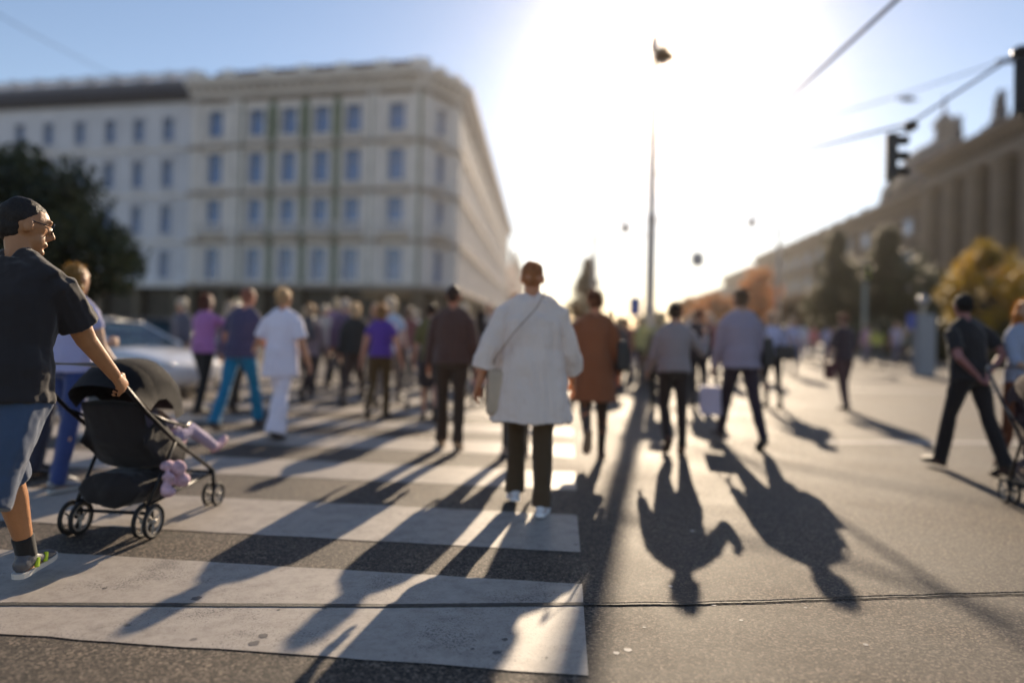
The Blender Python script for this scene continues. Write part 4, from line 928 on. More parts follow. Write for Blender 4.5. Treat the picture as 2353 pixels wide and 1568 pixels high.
FAR = [  # x, y (view pixels of the feet), top, trousers, hair, what
    (1440, 868, (.62, .20, .14), (.05, .04, .05), (.3, .14, .08), 'red'), (1418, 900, (.12, .09, .08), (.04, .03, .03), (.5, .36, .22), 'dark brown'), (1466, 856, (.60, .36, .42), (.3, .3, .4), (.4, .3, .2), 'rose'),
    (415, 890, (.10, .10, .14), (.04, .04, .05), (.66, .60, .5), 'charcoal'), (520, 885, (.30, .10, .09), (.05, .04, .04), (.6, .5, .4), 'wine red'), (738, 893, (.42, .38, .36), (.06, .05, .05), (.66, .58, .46), 'stone grey'),
    (766, 882, (.24, .16, .26), (.05, .04, .05), (.6, .5, .34), 'damson'), (812, 878, (.44, .44, .20), (.07, .05, .04), (.5, .36, .2), 'yellow-green'), (858, 884, (.16, .10, .09), (.04, .03, .03), (.72, .6, .44), 'cocoa'),
    (934, 890, (.22, .08, .08), (.05, .04, .04), (.3, .2, .14), 'burgundy'), (950, 878, (.60, .62, .72), (.1, .1, .14), (.66, .6, .5), 'icy white'), (1000, 872, (.30, .24, .18), (.05, .04, .03), (.7, .6, .44), 'tobacco'),
    (1046, 880, (.62, .56, .46), (.24, .2, .16), (.72, .66, .56), 'ivory'), (1122, 884, (.46, .40, .36), (.10, .08, .07), (.74, .6, .44), 'taupe'), (1135, 872, (.58, .54, .48), (.1, .1, .1), (.8, .7, .56), 'pearl'),
    (1280, 870, (.34, .22, .16), (.05, .04, .04), (.4, .24, .1), 'cinnamon'), (1432, 878, (.30, .08, .05), (.04, .03, .03), (.3, .16, .08), 'rust red'), (1476, 880, (.52, .48, .20), (.06, .05, .04), (.7, .6, .4), 'lemon'),
    (1512, 885, (.42, .36, .30), (.05, .04, .03), (.76, .66, .46), 'fawn'), (1588, 888, (.46, .42, .46), (.05, .04, .05), (.7, .56, .4), 'dove grey'), (1630, 886, (.32, .12, .11), (.04, .03, .04), (.62, .5, .4), 'brick pink'),
    (1665, 876, (.10, .08, .10), (.04, .03, .04), (.5, .4, .3), 'ink black'), (1742, 872, (.44, .36, .34), (.06, .05, .05), (.6, .5, .4), 'hazel'), (1818, 862, (.42, .42, .6), (.08, .08, .12), (.5, .38, .28), 'powder blue'),
    (1576, 862, (.5, .46, .40), (.06, .05, .05), (.6, .5, .36), 'cream'), (1642, 868, (.35, .10, .08), (.05, .03, .03), (.5, .4, .3), 'brick red'), (1668, 855, (.55, .55, .6), (.1, .1, .14), (.2, .1, .05), 'pale grey'),
    (1842, 836, (.60, .56, .62), (.2, .2, .3), (.2, .14, .1), 'off-white'), (1866, 832, (.62, .22, .20), (.12, .1, .14), (.3, .2, .1), 'coral'), (1898, 835, (.35, .33, .48), (.1, .1, .16), (.1, .08, .06), 'slate blue'),
    (1916, 830, (.5, .12, .12), (.08, .06, .08), (.1, .06, .05), 'scarlet'), (1990, 838, (.48, .28, .36), (.2, .16, .24), (.2, .14, .1), 'mauve'), (2012, 842, (.5, .46, .1), (.1, .1, .1), (.1, .08, .06), 'high-visibility yellow'),
    (2056, 838, (.44, .38, .5), (.12, .12, .2), (.3, .2, .14), 'lilac'), (2072, 836, (.3, .3, .26), (.1, .08, .08), (.4, .3, .2), 'khaki'),
    (1010, 850, (.5, .5, .56), (.1, .1, .12), (.5, .4, .3), 'silver grey'), (940, 862, (.50, .56, .74), (.1, .08, .08), (.6, .5, .4), 'sky blue'), (700, 868, (.5, .44, .36), (.08, .06, .06), (.66, .58, .46), 'sand'),
    (760, 862, (.3, .24, .3), (.06, .05, .05), (.6, .52, .42), 'heather'), (1140, 858, (.56, .5, .44), (.2, .16, .14), (.5, .4, .3), 'oatmeal'), (1296, 852, (.4, .3, .2), (.1, .08, .06), (.3, .2, .1), 'camel'),
    (1522, 868, (.44, .40, .12), (.05, .04, .04), (.62, .5, .3), 'lime'), (1712, 858, (.2, .16, .2), (.04, .03, .03), (.4, .26, .16), 'aubergine'), (1395, 862, (.6, .5, .46), (.2, .16, .16), (.4, .24, .14), 'peach')]
for k, (x, y, tc, bc, hcx, nm) in enumerate(FAR):
    o = copy_tree(protos[k % 7]); g = ground(x, y); o.location = (g.x, g.y, 0); o.rotation_euler = (0, 0, rnd.uniform(-.4, .4) + (math.pi if k % 5 == 3 else 0)); s = rnd.uniform(.93, 1.04); o.scale = (s, s, s)
    o['label'] = 'distant blurred figure in a %s top among the crowd beyond the crossing' % nm; o['group'] = 'far pedestrians'
    for ch in o.children:
        n = ch.name.split('.')[0]
        if n in ('shirt', 'trousers', 'hair'):
            ch.material_slots[0].link = 'OBJECT'; ch.material_slots[0].material = cloth(tc) if n == 'shirt' else (cloth(bc) if n == 'trousers' else hairm(hcx))
def kill(o):
    for ch in list(o.children): kill(ch)
    bpy.data.objects.remove(o)
for r_ in protos: kill(r_)
# ------------------------------------------------------------------ pushchairs
M_BLKM = mat('black_metal', (.02, .02, .022), .35, .6, var=.1)
M_ALU = mat('grey_tube', (.26, .25, .24), .35, .7, var=.1)
M_RUB = mat('rubber', (.018, .017, .017), .7)
M_RIM = mat('pale_rim', (.42, .38, .33), .45, .2)
def wheel(root, x, y, r, double=True):
    for dx in ((-.035, .035) if double else (0,)):
        bm = bmesh.new(); torus(bm, (x + dx, y, r), (1, 0, 0), r - .012, .012, 28, 8); wo_ = bm_obj('wheel', bm, M_RUB, root, keep=True, smooth=True)
        bm = bmesh.new(); torus(bm, (x + dx, y, r), (1, 0, 0), r - .030, .006, 24, 6)
        for k in range(3):
            a = k * 2.094 + .4
            tube(bm, [(x + dx, y, r), (x + dx, y + math.cos(a) * (r - .03), r + math.sin(a) * (r - .03))], [(.010, .006), (.006, .005)], n=8)
        lathe(bm, (x + dx, y, r), [(.018, -.012), (.018, .012)], 10)
        rm = bm_obj('rim', bm, M_RIM, None, smooth=True); rm.parent = wo_
def pushchair(label, fabric, group):
    root = empty('pushchair', (0, 0, 0), 0, label, 'pushchair', group)
    # heading +Y; handle at the back (-Y)
    bm = bmesh.new()
    for sx in (-1, 1):
        x = sx * .25
        tube(bm, [(x, -.62, 1.05), (x, -.30, .78), (x, .02, .55), (x * .95, .52, .26)], .013, n=8)
        tube(bm, [(x, .02, .55), (x * .92, -.22, .20)], .012, n=8)
        tube(bm, [(x, -.30, .78), (x, -.10, .70), (x, .16, .62)], .010, n=8)
        tube(bm, [(x * .92, -.22, .20), (x * .9, .52, .24)], .010, n=8)
        tube(bm, [(x * .92, -.22, .20), (x * .92, -.22, .10)], .012, n=8); tube(bm, [(x * .95, .52, .26), (x * .95, .54, .11)], .014, n=8)
    tube(bm, [(-.23, -.22, .15), (.23, -.22, .15)], .011, n=8); tube(bm, [(-.23, .52, .25), (.23, .52, .25)], .010, n=8)
    bm_obj('frame', bm, M_BLKM, root, keep=True, smooth=True)
    bm = bmesh.new(); tube(bm, [(-.25, -.62, 1.05), (-.24, -.66, 1.08), (.24, -.66, 1.08), (.25, -.62, 1.05)], .018, n=10)
    bm_obj('handle', bm, M_ALU, root, keep=True, smooth=True)
    for sx in (-1, 1):
        wheel(root, sx * .235, -.22, .105); wheel(root, sx * .235, .54, .085)
    fm = cloth(fabric, sheen=.2)
    bm = bmesh.new()      # seat and backrest shell
    tube(bm, [(0, -.26, .82), (0, -.18, .60), (0, -.06, .43), (0, .12, .40), (0, .26, .40)], [(.20, .04), (.21, .05), (.21, .05), (.21, .05), (.20, .03)], side=(1, 0, 0), n=16)
    for sx in (-1, 1): tube(bm, [(sx * .205, -.18, .66), (sx * .21, .0, .52), (sx * .205, .22, .44)], [(.012, .12), (.012, .12), (.012, .05)], side=(1, 0, 0), n=10)
    tube(bm, [(0, .26, .40), (0, .36, .26), (0, .44, .19)], [(.17, .025), (.15, .02), (.14, .02)], side=(1, 0, 0), n=12)
    remeshed('seat', bm, .012, fm, root, smooth=3, disp=.012)
    bm = bmesh.new(); n = 12; prev = None    # folding canopy: ribs swept about the hinge
    for k in range(9):
        a = R(100 - k * 17 + 10); row = []
        for i in range(n + 1):
            t = math.pi * i / n; x = -.24 * math.cos(t); rr_ = .16 + .26 * math.sin(t) ** .7
            rr_ *= (1 - .03 * (k % 2))
            row.append(bm.verts.new((x, -.12 + rr_ * math.cos(a + .55) * .95, .68 + rr_ * math.sin(a + .55))))
        if prev:
            for i in range(n): bm.faces.new((prev[i], prev[i + 1], row[i + 1], row[i]))
        prev = row
    bmesh.ops.solidify(bm, geom=list(bm.faces), thickness=.008)
    bm_obj('canopy', bm, fm, root, keep=True, smooth=True)
    bm = bmesh.new()
    tube(bm, [(0, -.26, .29), (0, .0, .27), (0, .34, .25)], [(.20, .11), (.21, .12), (.17, .07)], side=(1, 0, 0), n=14)
    remeshed('basket', bm, .015, fm, root, smooth=2, disp=.03)
    bm = bmesh.new(); tube(bm, [(-.22, .16, .62), (-.2, .27, .63), (0, .32, .63), (.2, .27, .63), (.22, .16, .62)], .014, n=8); bm_obj('bumper_bar', bm, M_ALU, root, keep=True, smooth=True)
    return root
def child(label, M, fwd, legcol, shoecol, topcol, skincol=(.55, .33, .24), bare=False):
    """seated toddler, legs stretched forward; M places the pushchair frame in the world"""
    root = empty('child', M @ Vector((0, 0, .44)), 0, label, 'child'); root.rotation_euler = (0, 0, M.to_euler().z); o = Vector((0, 0, .44))
    def q(x, y, z): return Vector((x, y + fwd, z)) - o
    bm = bmesh.new()
    tube(bm, [q(0, -.03, .48), q(0, -.08, .60), q(0, -.12, .72), q(0, -.12, .78)], [(.10, .08), (.10, .08), (.09, .07), (.04, .04)], side=(1, 0, 0), n=12)
    ell(bm, q(0, -.11, .87), (.075, .085, .095)); ell(bm, q(0, -.075, .835), (.05, .05, .05)); ell(bm, q(0, -.025, .86), (.011, .012, .012))
    for sx in (-1, 1):
        tube(bm, [q(sx * .06, -.02, .48), q(sx * .09, .14, .54), q(sx * .11, .27, .56), q(sx * .13, .42, .47), q(sx * .15, .54, .39)], [.055, .052, .042, .036, .026], n=10)
        tube(bm, [q(sx * .15, .53, .395), q(sx * .158, .60, .40), q(sx * .165, .64, .43)], [.024, .024, .016], n=8)
        tube(bm, [q(sx * .10, -.11, .72), q(sx * .14, -.02, .64), q(sx * .10, .10, .62)], [.032, .028, .022], n=8)
        ell(bm, q(sx * .09, .13, .62), (.022, .03, .018))
        for f in range(4): tube(bm, [q(sx * .09 + (f - 1.5) * .011, .145, .62), q(sx * .09 + (f - 1.5) * .012, .175, .61)], .0055, n=6)
        tube(bm, [q(sx * .07, .125, .625), q(sx * .055, .15, .625)], .006, n=6)
    remeshed('body', bm, .006, skin(skincol), root, smooth=2)
    bm = bmesh.new(); ell(bm, q(0, -.125, .885), (.080, .085, .09)); remeshed('hair', bm, .008, hairm((.2, .12, .06)), root, smooth=2)
    bm = bmesh.new(); tube(bm, [q(0, -.03, .46), q(0, -.08, .60), q(0, -.12, .73)], [(.115, .095), (.112, .09), (.10, .08)], side=(1, 0, 0), n=12)
    for sx in (-1, 1): tube(bm, [q(sx * .08, -.11, .71), q(sx * .14, -.02, .64), q(sx * .11, .07, .62)], [.042, .038, .03], n=8)
    remeshed('top', bm, .008, cloth(topcol), root, smooth=2, disp=.008)
    if not bare:
        bm = bmesh.new()
        for sx in (-1, 1): tube(bm, [q(sx * .06, -.02, .48), q(sx * .09, .14, .54), q(sx * .11, .27, .56), q(sx * .13, .42, .47), q(sx * .147, .52, .402)], [.066, .062, .050, .044, .036], n=10)
        remeshed('leggings', bm, .008, cloth(legcol), root, smooth=2, disp=.008)
        for sx in (-1, 1):
            bm = bmesh.new(); tube(bm, [q(sx * .147, .51, .385), q(sx * .155, .58, .395), q(sx * .163, .64, .425), q(sx * .166, .665, .45)], [.034, .036, .032, .02], n=10)
            remeshed('shoe', bm, .007, mat('shoe', tuple(shoecol), .5), root, smooth=2)
    return root
def place(o, x, y, yaw):
    o.location = (x, y, 0); o.rotation_euler = (0, 0, -R(yaw)); return Matrix.Translation((x, y, 0)) @ Matrix.Rotation(-R(yaw), 4, 'Z')
pc = pushchair('black pushchair with a small child, pushed by the man in denim shorts', (.014, .012, .014), 'pushchairs')
gr = (ground(320, 1236) + ground(192, 1226)) / 2; gf = (ground(490, 1158) + ground(370, 1146)) / 2
yaw = math.degrees(math.atan2(gf.x - gr.x, gf.y - gr.y)); Rm = Matrix.Rotation(-R(yaw), 3, 'Z'); org = gr - Rm @ Vector((0, -.22, 0))
M1 = place(pc, org.x, org.y, yaw)
child('toddler in lilac leggings and pink shoes stretching both legs out of the near pushchair', M1, .16, (.42, .34, .50), (.70, .42, .46), (.45, .35, .42))
pg = empty('blanket', M1 @ Vector((.27, -.06, .36)), 0, 'pink and white crumpled blanket spilling from the basket of the near pushchair', 'blanket')
bm = bmesh.new(); rb = random.Random(5)
for k in range(9): ell(bm, (rb.uniform(-.02, .05), rb.uniform(-.09, .09), rb.uniform(-.10, .06)), (rb.uniform(.03, .05), rb.uniform(.035, .06), rb.uniform(.03, .05)))
remeshed('cloth', bm, .008, mat('pink_blanket', (.62, .42, .50), .9, var=.35, nscale=22), pg, smooth=3, disp=.02)
pc2 = pushchair('pushchair with dark maroon fabric cut off by the right edge of the view', (.05, .018, .022), 'pushchairs')
g2 = ground(2505, 1205); M2 = place(pc2, g2.x, g2.y + .30, 195)
child('bare-legged toddler whose pale toes stick out of the maroon pushchair', M2, .12, None, None, (.05, .02, .03), (.66, .45, .34), bare=True)

# ------------------------------------------------------------------ wheeled shopping frame behind the violet t-shirt
gt = ground(962, 944); wt = empty('shopping_trolley', (gt.x, gt.y, 0), 0, 'light metal shopping trolley rolling right of the violet t-shirt', 'trolley')
bm = bmesh.new()
for sx in (-.16, .16): tube(bm, [(sx, -.12, .95), (sx, -.14, .90), (sx, -.02, .16), (sx, .03, .08), (sx, .10, .06), (sx, .28, .06)], .012, n=8)
tube(bm, [(-.16, -.12, .95), (.16, -.12, .95)], .014, n=8)
for z in (.28, .42, .56, .70): tube(bm, [(-.16, -.03 - (z - .2) * .14, z), (.16, -.03 - (z - .2) * .14, z)], .007, n=6)
bm_obj('frame', bm, mat('bright_tube', (.6, .58, .56), .25, .9), wt, keep=True, smooth=True)
for sx in (-.19, .19):
    bm = bmesh.new(); torus(bm, (sx, 0, .085), (1, 0, 0), .07, .014, 20, 6); lathe(bm, (sx, 0, .085), [(.05, -.006), (.05, .006)], 10); bm_obj('wheel', bm, M_RUB, wt, keep=True, smooth=True)

# ------------------------------------------------------------------ cars
def car(label, col, loc, rz, group='cars beyond the crossing'):
    root = empty('car', (0, 0, 0), 0, label, 'car', group)
    paint = mat('car_paint', tuple(col), .28, var=.03, coat=.8); gl = mat('car_glass', (.05, .10, .15), .05, var=.3, spec=.9)
    # x forward, y left; sections: (x, half width, z_bottom, z_belt)
    secs = [(-2.15, .70, .42, .78), (-2.08, .80, .30, .92), (-1.75, .86, .26, .98), (-1.0, .88, .24, .98), (0, .89, .24, .96), (.75, .89, .24, .93), (1.15, .88, .25, .90), (1.75, .84, .27, .80), (2.08, .76, .32, .68), (2.18, .62, .40, .60)]
    bm = bmesh.new(); rings = []
    for x, wd, zb, zt in secs:
        pr = [(-wd * .94, zb), (-wd, zb + .14), (-wd, (zb + zt) / 2 + .05), (-wd * .95, zt - .03), (-wd * .80, zt + .015), (0, zt + .035), (wd * .80, zt + .015), (wd * .95, zt - .03), (wd, (zb + zt) / 2 + .05), (wd, zb + .14), (wd * .94, zb)]
        rings.append([bm.verts.new((x, y, z)) for y, z in pr])
    for a, b in zip(rings, rings[1:]):
        for i in range(len(a)): bm.faces.new((a[i], a[(i + 1) % len(a)], b[(i + 1) % len(a)], b[i]))
    bm.faces.new(rings[0]); bm.faces.new(rings[-1][::-1])
    bmesh.ops.recalc_face_normals(bm, faces=bm.faces); bmesh.ops.subdivide_edges(bm, edges=list(bm.edges), cuts=1, use_grid_fill=True, smooth=.35)
    bm_obj('body', bm, paint, root, keep=True, smooth=True)
    bm = bmesh.new()       # roof
    gh = [(-1.85, .66, 1.0), (-1.35, .66, 1.38), (-.7, .66, 1.45), (.1, .66, 1.45), (.45, .66, 1.38), (1.15, .72, .94)]
    top = [(-1.35, 1.40), (-.7, 1.47), (.1, 1.47), (.45, 1.40)]
    r2 = []
    for x, z in top: r2.append([bm.verts.new((x, y, z - abs(y) ** 2 * .12)) for y in (-.62, -.4, 0, .4, .62)])
    for a, b in zip(r2, r2[1:]):
        for i in range(4): bm.faces.new((a[i], a[i + 1], b[i + 1], b[i]))
    bmesh.ops.solidify(bm, geom=list(bm.faces), thickness=.04)
    for sy in (-1, 1):
        tube(bm, [(.45, sy * .61, 1.36), (.82, sy * .70, 1.14), (1.18, sy * .76, .93)], .032, n=8)
        tube(bm, [(-1.35, sy * .61, 1.35), (-1.9, sy * .72, .99)], .045, n=8)
        tube(bm, [(-.35, sy * .63, 1.39), (-.30, sy * .80, .97)], .03, n=8)
        tube(bm, [(.45, sy * .61, 1.37), (-.4, sy * .625, 1.42), (-1.35, sy * .61, 1.36)], .03, n=8)
    bm_obj('roof', bm, paint, root, keep=True, smooth=True)
    def quad(name, v):
        bm = bmesh.new(); bm.faces.new([bm.verts.new(p) for p in v]); bmesh.ops.solidify(bm, geom=list(bm.faces), thickness=.01); bm_obj(name, bm, gl, root, keep=True)
    quad('windscreen', [(.44, -.60, 1.37), (.44, .60, 1.37), (1.16, .74, .94), (1.16, -.74, .94)]); quad('rear_window', [(-1.34, -.60, 1.36), (-1.86, -.70, 1.0), (-1.86, .70, 1.0), (-1.34, .60, 1.36)])
    for sy in (-1, 1):
        quad('side_window', [(.42, sy * .605, 1.36), (1.10, sy * .77, .95), (-.29, sy * .79, .97), (-.35, sy * .62, 1.38)])
        quad('side_window', [(-.40, sy * .62, 1.38), (-.34, sy * .79, .97), (-1.78, sy * .73, 1.0), (-1.33, sy * .605, 1.35)])
        bm = bmesh.new(); ell(bm, (.88, sy * .97, .97), (.10, .09, .07)); tube(bm, [(.88, sy * .84, .93), (.88, sy * .95, .95)], .02, n=6); bm_obj('wing_mirror', bm, paint, root, keep=True, smooth=True)
        bm = bmesh.new(); ell(bm, (2.02, sy * .60, .64), (.14, .15, .075)); bm_obj('headlight', bm, mat('lamp_glass', (.6, .6, .6), .1, spec=.8), root, keep=True, smooth=True)
        bm = bmesh.new(); ell(bm, (-2.08, sy * .62, .74), (.06, .15, .08)); bm_obj('tail_light', bm, mat('tail_red', (.3, .01, .01), .2), root, keep=True, smooth=True)
        for x in (-1.32, 1.38):
            bm = bmesh.new(); torus(bm, (x, sy * .80, .32), (0, 1, 0), .25, .075, 28, 10); wo_ = bm_obj('wheel', bm, M_RUB, root, keep=True, smooth=True)
            bm = bmesh.new(); torus(bm, (x, sy * .83, .32), (0, 1, 0), .18, .02, 24, 6)
            for k in range(5): tube(bm, [(x, sy * .85, .32), (x + .17 * math.cos(k * 1.2566), sy * .84, .32 + .17 * math.sin(k * 1.2566))], .022, n=6)
            rm = bm_obj('rim', bm, mat('alloy', (.5, .5, .5), .3, .8), None, smooth=True); rm.parent = wo_
            bm = bmesh.new(); torus(bm, (x, sy * .79, .33), (0, 1, 0), .345, .025, 28, 6); bm_obj('wheel_arch', bm, M_RUB, root, keep=True, smooth=True)
    bm = bmesh.new(); box(bm, (2.15, 0, .50), (.06, .9, .12)); bm_obj('grille', bm, M_RUB, root, keep=True)
    root.location = loc; root.rotation_euler = (0, 0, rz); root.scale = (1, 1, .9); return root
gc = ground(405, 912)
car('white car waiting at the left, its nose towards the crossing', (.72, .72, .74), (gc.x - 1.75, gc.y + .55, 0), R(-14))
gc = ground(470, 850); car('dark grey car further back at the left, in front of the shaded shops', (.05, .05, .065), (gc.x - 1.5, gc.y + 1.0, 0), R(-4))
gc = ground(300, 842); car('blue-grey car standing in the shade before the white wing', (.08, .09, .14), (gc.x - 2.0, gc.y + 2.0, 0), R(0))

# ------------------------------------------------------------------ street furniture
M_POST = mat('post_grey', (.14, .125, .12), .45, .3, var=.15)
Zl = 20.0; lp = at_depth(1492, 745, Zl); lamp = empty('street_lamp', (lp.x, lp.y, 0), 0, 'tall slender lamp post with an ornate lantern standing against the sun', 'street lamp')
htop = at_depth(1499, 78, Zl).z; hl_ = at_depth(1500, 135, Zl).z
bm = bmesh.new(); lathe(bm, (0, 0, 0), [(.30, 0), (.30, .5), (.22, .7), (.17, 1.8), (.20, 1.85), (.15, 2.0), (.14, 4.5), (.17, 4.55), (.115, 4.7), (.10, hl_ - .2), (.09, htop - .5)], 16)
M_POSTL = mat('glare_pale_post', (.48, .42, .38), .4, .2, var=.15)  # pale colour puts the fading in the sun's glare into the post
lamp_pole = bm_obj('pole', bm, M_POSTL, lamp, keep=True, smooth=False)
bm = bmesh.new(); lathe(bm, (0, 0, htop - .5), [(.10, 0), (.20, .05), (.09, .15), (.16, .30), (.06, .42), (.02, .7)], 12); bm_obj('finial', bm, M_POST, lamp, keep=True, smooth=True)
bm = bmesh.new()
tube(bm, [(0, 0, htop - .55), (.12, 0, htop - .42), (.24, 0, htop - .5), (.27, 0, hl_ + .34)], .03, n=8); tube(bm, [(0, 0, hl_ + .05), (.15, 0, hl_ + .28), (.26, 0, hl_ + .32)], .018, n=8)
bm_obj('bracket', bm, M_POST, lamp, keep=True, smooth=True)
bm = bmesh.new(); lathe(bm, (.27, 0, hl_ - .10), [(.16, 0), (.32, .06), (.34, .14), (.18, .38), (.07, .5), (.04, .6)], 14); bm_obj('lamp_shade', bm, mat('warm_shade', (.32, .20, .10), .5, trans=.2), lamp, keep=True, smooth=True)
bm = bmesh.new(); ell(bm, (.27, 0, hl_ - .12), (.15, .15, .12)); bm_obj('bulb', bm, mat('milk_glass', (.7, .66, .6), .3, trans=.4), lamp, keep=True, smooth=True)
# curved lamps further down the street
def crook(px, py_top, Y, side, label):
    t = at_depth(px, py_top, Y); root = empty('street_lamp', (t.x, t.y, 0), 0, label, 'street lamp', 'curved street lamps down the avenue'); h = t.z
    bm = bmesh.new(); pts = [(0, 0, 0), (0, 0, h * .6), (0, 0, h * .9)] + [(side * (.9 - .9 * math.cos(a)), 0, h * .9 + h * .1 * math.sin(a) * 1.0) for a in (R(30), R(60), R(90), R(125), R(150))]
    tube(bm, pts, [.15, .13, .12, .11, .10, .10, .10, .10], n=10); bm_obj('pole', bm, M_POSTL, root, keep=True, smooth=True)
    e = pts[-1]; bm = bmesh.new(); lathe(bm, (e[0], 0, e[2] - .75), [(.10, 0), (.30, .15), (.34, .35), (.14, .55), (.05, .75)], 12); bm_obj('lantern', bm, M_POSTL, root, keep=True, smooth=True)
crook(1368, 488, 38, 1, 'faint curved street lamp left of the tall lamp post')
crook(1790, 480, 42, -1, 'faint curved street lamp above the far right roofs')
# overhead tram wires
M_WIRE = mat('wire', (.06, .06, .065), .5, .3)
def wire(label, pts, r, name='overhead_wire', group='overhead tram wires'):
    bm = bmesh.new(); tube(bm, pts, r, n=6); o = bm_obj(name, bm, M_WIRE, smooth=True); tag(o, label, 'wire', group); return o
w1 = [at_depth(2260, -205, 7.6), at_depth(2060, 0, 9.4), at_depth(1800, 238, 13.8), at_depth(1550, 470, 25), at_depth(1478, 545, 42)]
wire('thick overhead tram wire rising steeply from the tall lamp post to the top edge', w1, .032)
w2 = [at_depth(2560, -20, 10.2), at_depth(2345, 118, 11.0), at_depth(2092, 283, 12.6), at_depth(1850, 345, 15.2), at_depth(1620, 385, 19), at_depth(1492, 400, Zl)]
wire('span wire from the lamp post to the right edge that carries the traffic lights', w2, .024)
w3 = [at_depth(2560, 20, 22), at_depth(2340, 128, 23), at_depth(2060, 222, 25), at_depth(1830, 290, 28), at_depth(1492, 362, 34)]
wire('thin upper wire with small insulators at the right', w3, .022)
w4 = [at_depth(-100, -20, 30), at_depth(60, 70, 34), at_depth(240, 165, 40), at_depth(700, 300, 60)]
wire('faint thin wire crossing the blue sky at the top left', w4, .02)
for k, (x, y, Y, r, lb) in enumerate(((2085, 228, 25, .10, 'left'), (2315, 140, 23.2, .09, 'right'))):
    c = at_depth(x, y, Y); bm = bmesh.new(); ell(bm, (0, 0, 0), (.28, .12, r)); tube(bm, [(-.4, 0, 0), (.4, 0, 0)], .035, n=6)
    tag(bm_obj('insulator', bm, M_WIRE, smooth=True, loc=c), 'small insulator, %s of the two on the thin upper wire' % ('left one' if lb == 'left' else 'right one'), 'insulator', 'insulators on the wires')
# traffic lights hung from the span wire
def signal(label, px, ptop, pbot, Y, hang, ang=0.5):
    a = at_depth(px, ptop, Y); b = at_depth(px, pbot, Y); h = a.z - b.z
    root = empty('traffic_light', (b.x, b.y, b.z), ang, label, 'traffic light', 'traffic lights over the road')
    bm = bmesh.new(); box(bm, (0, 0, h / 2), (.30 * h, .22 * h, h)); bmesh.ops.bevel(bm, geom=list(bm.edges), offset=.02, segments=2, affect='EDGES'); bm_obj('housing', bm, M_BLKM, root, keep=True)
    for k, c in enumerate(((.25, .01, .01), (.25, .12, .01), (.01, .15, .06))):
        z = h * (.83 - .33 * k)
        bm = bmesh.new(); n = 14; y0 = -.11 * h; rad = .12 * h; ring = []
        for i in range(n + 1):
            t = math.pi * (-.15 + 1.3 * i / n); ring.append((bm.verts.new((rad * math.cos(t), y0, z + rad * math.sin(t))), bm.verts.new((rad * math.cos(t), y0 - .22 * h, z + rad * math.sin(t) - .02 * h))))
        for p, q in zip(ring, ring[1:]): bm.faces.new((p[0], q[0], q[1], p[1]))
        bmesh.ops.solidify(bm, geom=list(bm.faces), thickness=.01); bm_obj('visor', bm, M_BLKM, root, keep=True, smooth=True)
        bm = bmesh.new(); ell(bm, (0, y0, z), (rad * .9, .03 * h, rad * .9)); bm_obj('lens', bm, mat('signal_lens', c, .2), root, keep=True, smooth=True)
    hv = Matrix.Rotation(-ang, 3, 'Z') @ (hang - Vector((b.x, b.y, b.z)))
    bm = bmesh.new(); tube(bm, [(0, 0, h * .98), (hv.x * .4, hv.y * .4, h * 1.05), hv - Vector((0, 0, .16)), hv], .022, n=8); ell(bm, hv - Vector((0, 0, .05)), (.13, .13, .10)); bm_obj('hanger', bm, M_BLKM, root, keep=True, smooth=True)
    bm = bmesh.new(); tube(bm, [(0, 0, .01), (0, 0, -.12 * h)], [.05, .02], n=8); bm_obj('bottom_cap', bm, M_BLKM, root, keep=True, smooth=True)
signal('black traffic light hanging in the sky to the left of the domed roof', 2046, 308, 414, 12.6, at_depth(2092, 283, 12.6), ang=1.2)
signal('black traffic light cut by the right edge above the column pavilion', 2354, 132, 262, 11.0, at_depth(2345, 112, 11.0), ang=.3)
# sign hanging over the avenue, and the small blue sign by the lamp post
c = at_depth(1602, 596, 34); sg = empty('hanging_sign', c, 0, 'small dark box sign hanging over the avenue right of the lamp post', 'sign')
bm = bmesh.new(); box(bm, (0, 0, 0), (.62, .2, .72)); bmesh.ops.bevel(bm, geom=list(bm.edges), offset=.03, segments=2, affect='EDGES'); bm_obj('panel', bm, mat('sign_grey', (.30, .30, .33), .5), sg, keep=True)
bm = bmesh.new(); tube(bm, [(-.2, 0, .36), (-.2, 0, 1.4)], .015, n=6); tube(bm, [(.2, 0, .36), (.2, 0, 1.4)], .015, n=6); bm_obj('hanger', bm, M_WIRE, sg, keep=True)
w5 = [at_depth(1330, 555, 34.0), c + Vector((0, 0, 1.4)), at_depth(1900, 540, 36)]
wire('far cross wire above the avenue that holds the small dark sign', w5, .012)
g = at_depth(1458, 745, 21); bs = empty('road_sign', (g.x, g.y, 0), 0, 'small blue rectangular road sign left of the lamp post foot', 'sign')
bm = bmesh.new(); tube(bm, [(0, .04, 0), (0, .04, 2.3)], .03, n=8); bm_obj('post', bm, M_ALU, bs, keep=True)
bm = bmesh.new(); box(bm, (0, 0, 2.0), (.36, .03, .58)); bmesh.ops.bevel(bm, geom=list(bm.edges), offset=.01, segments=2, affect='EDGES'); bm_obj('panel', bm, mat('sign_blue', (.05, .09, .36), .4), bs, keep=True)
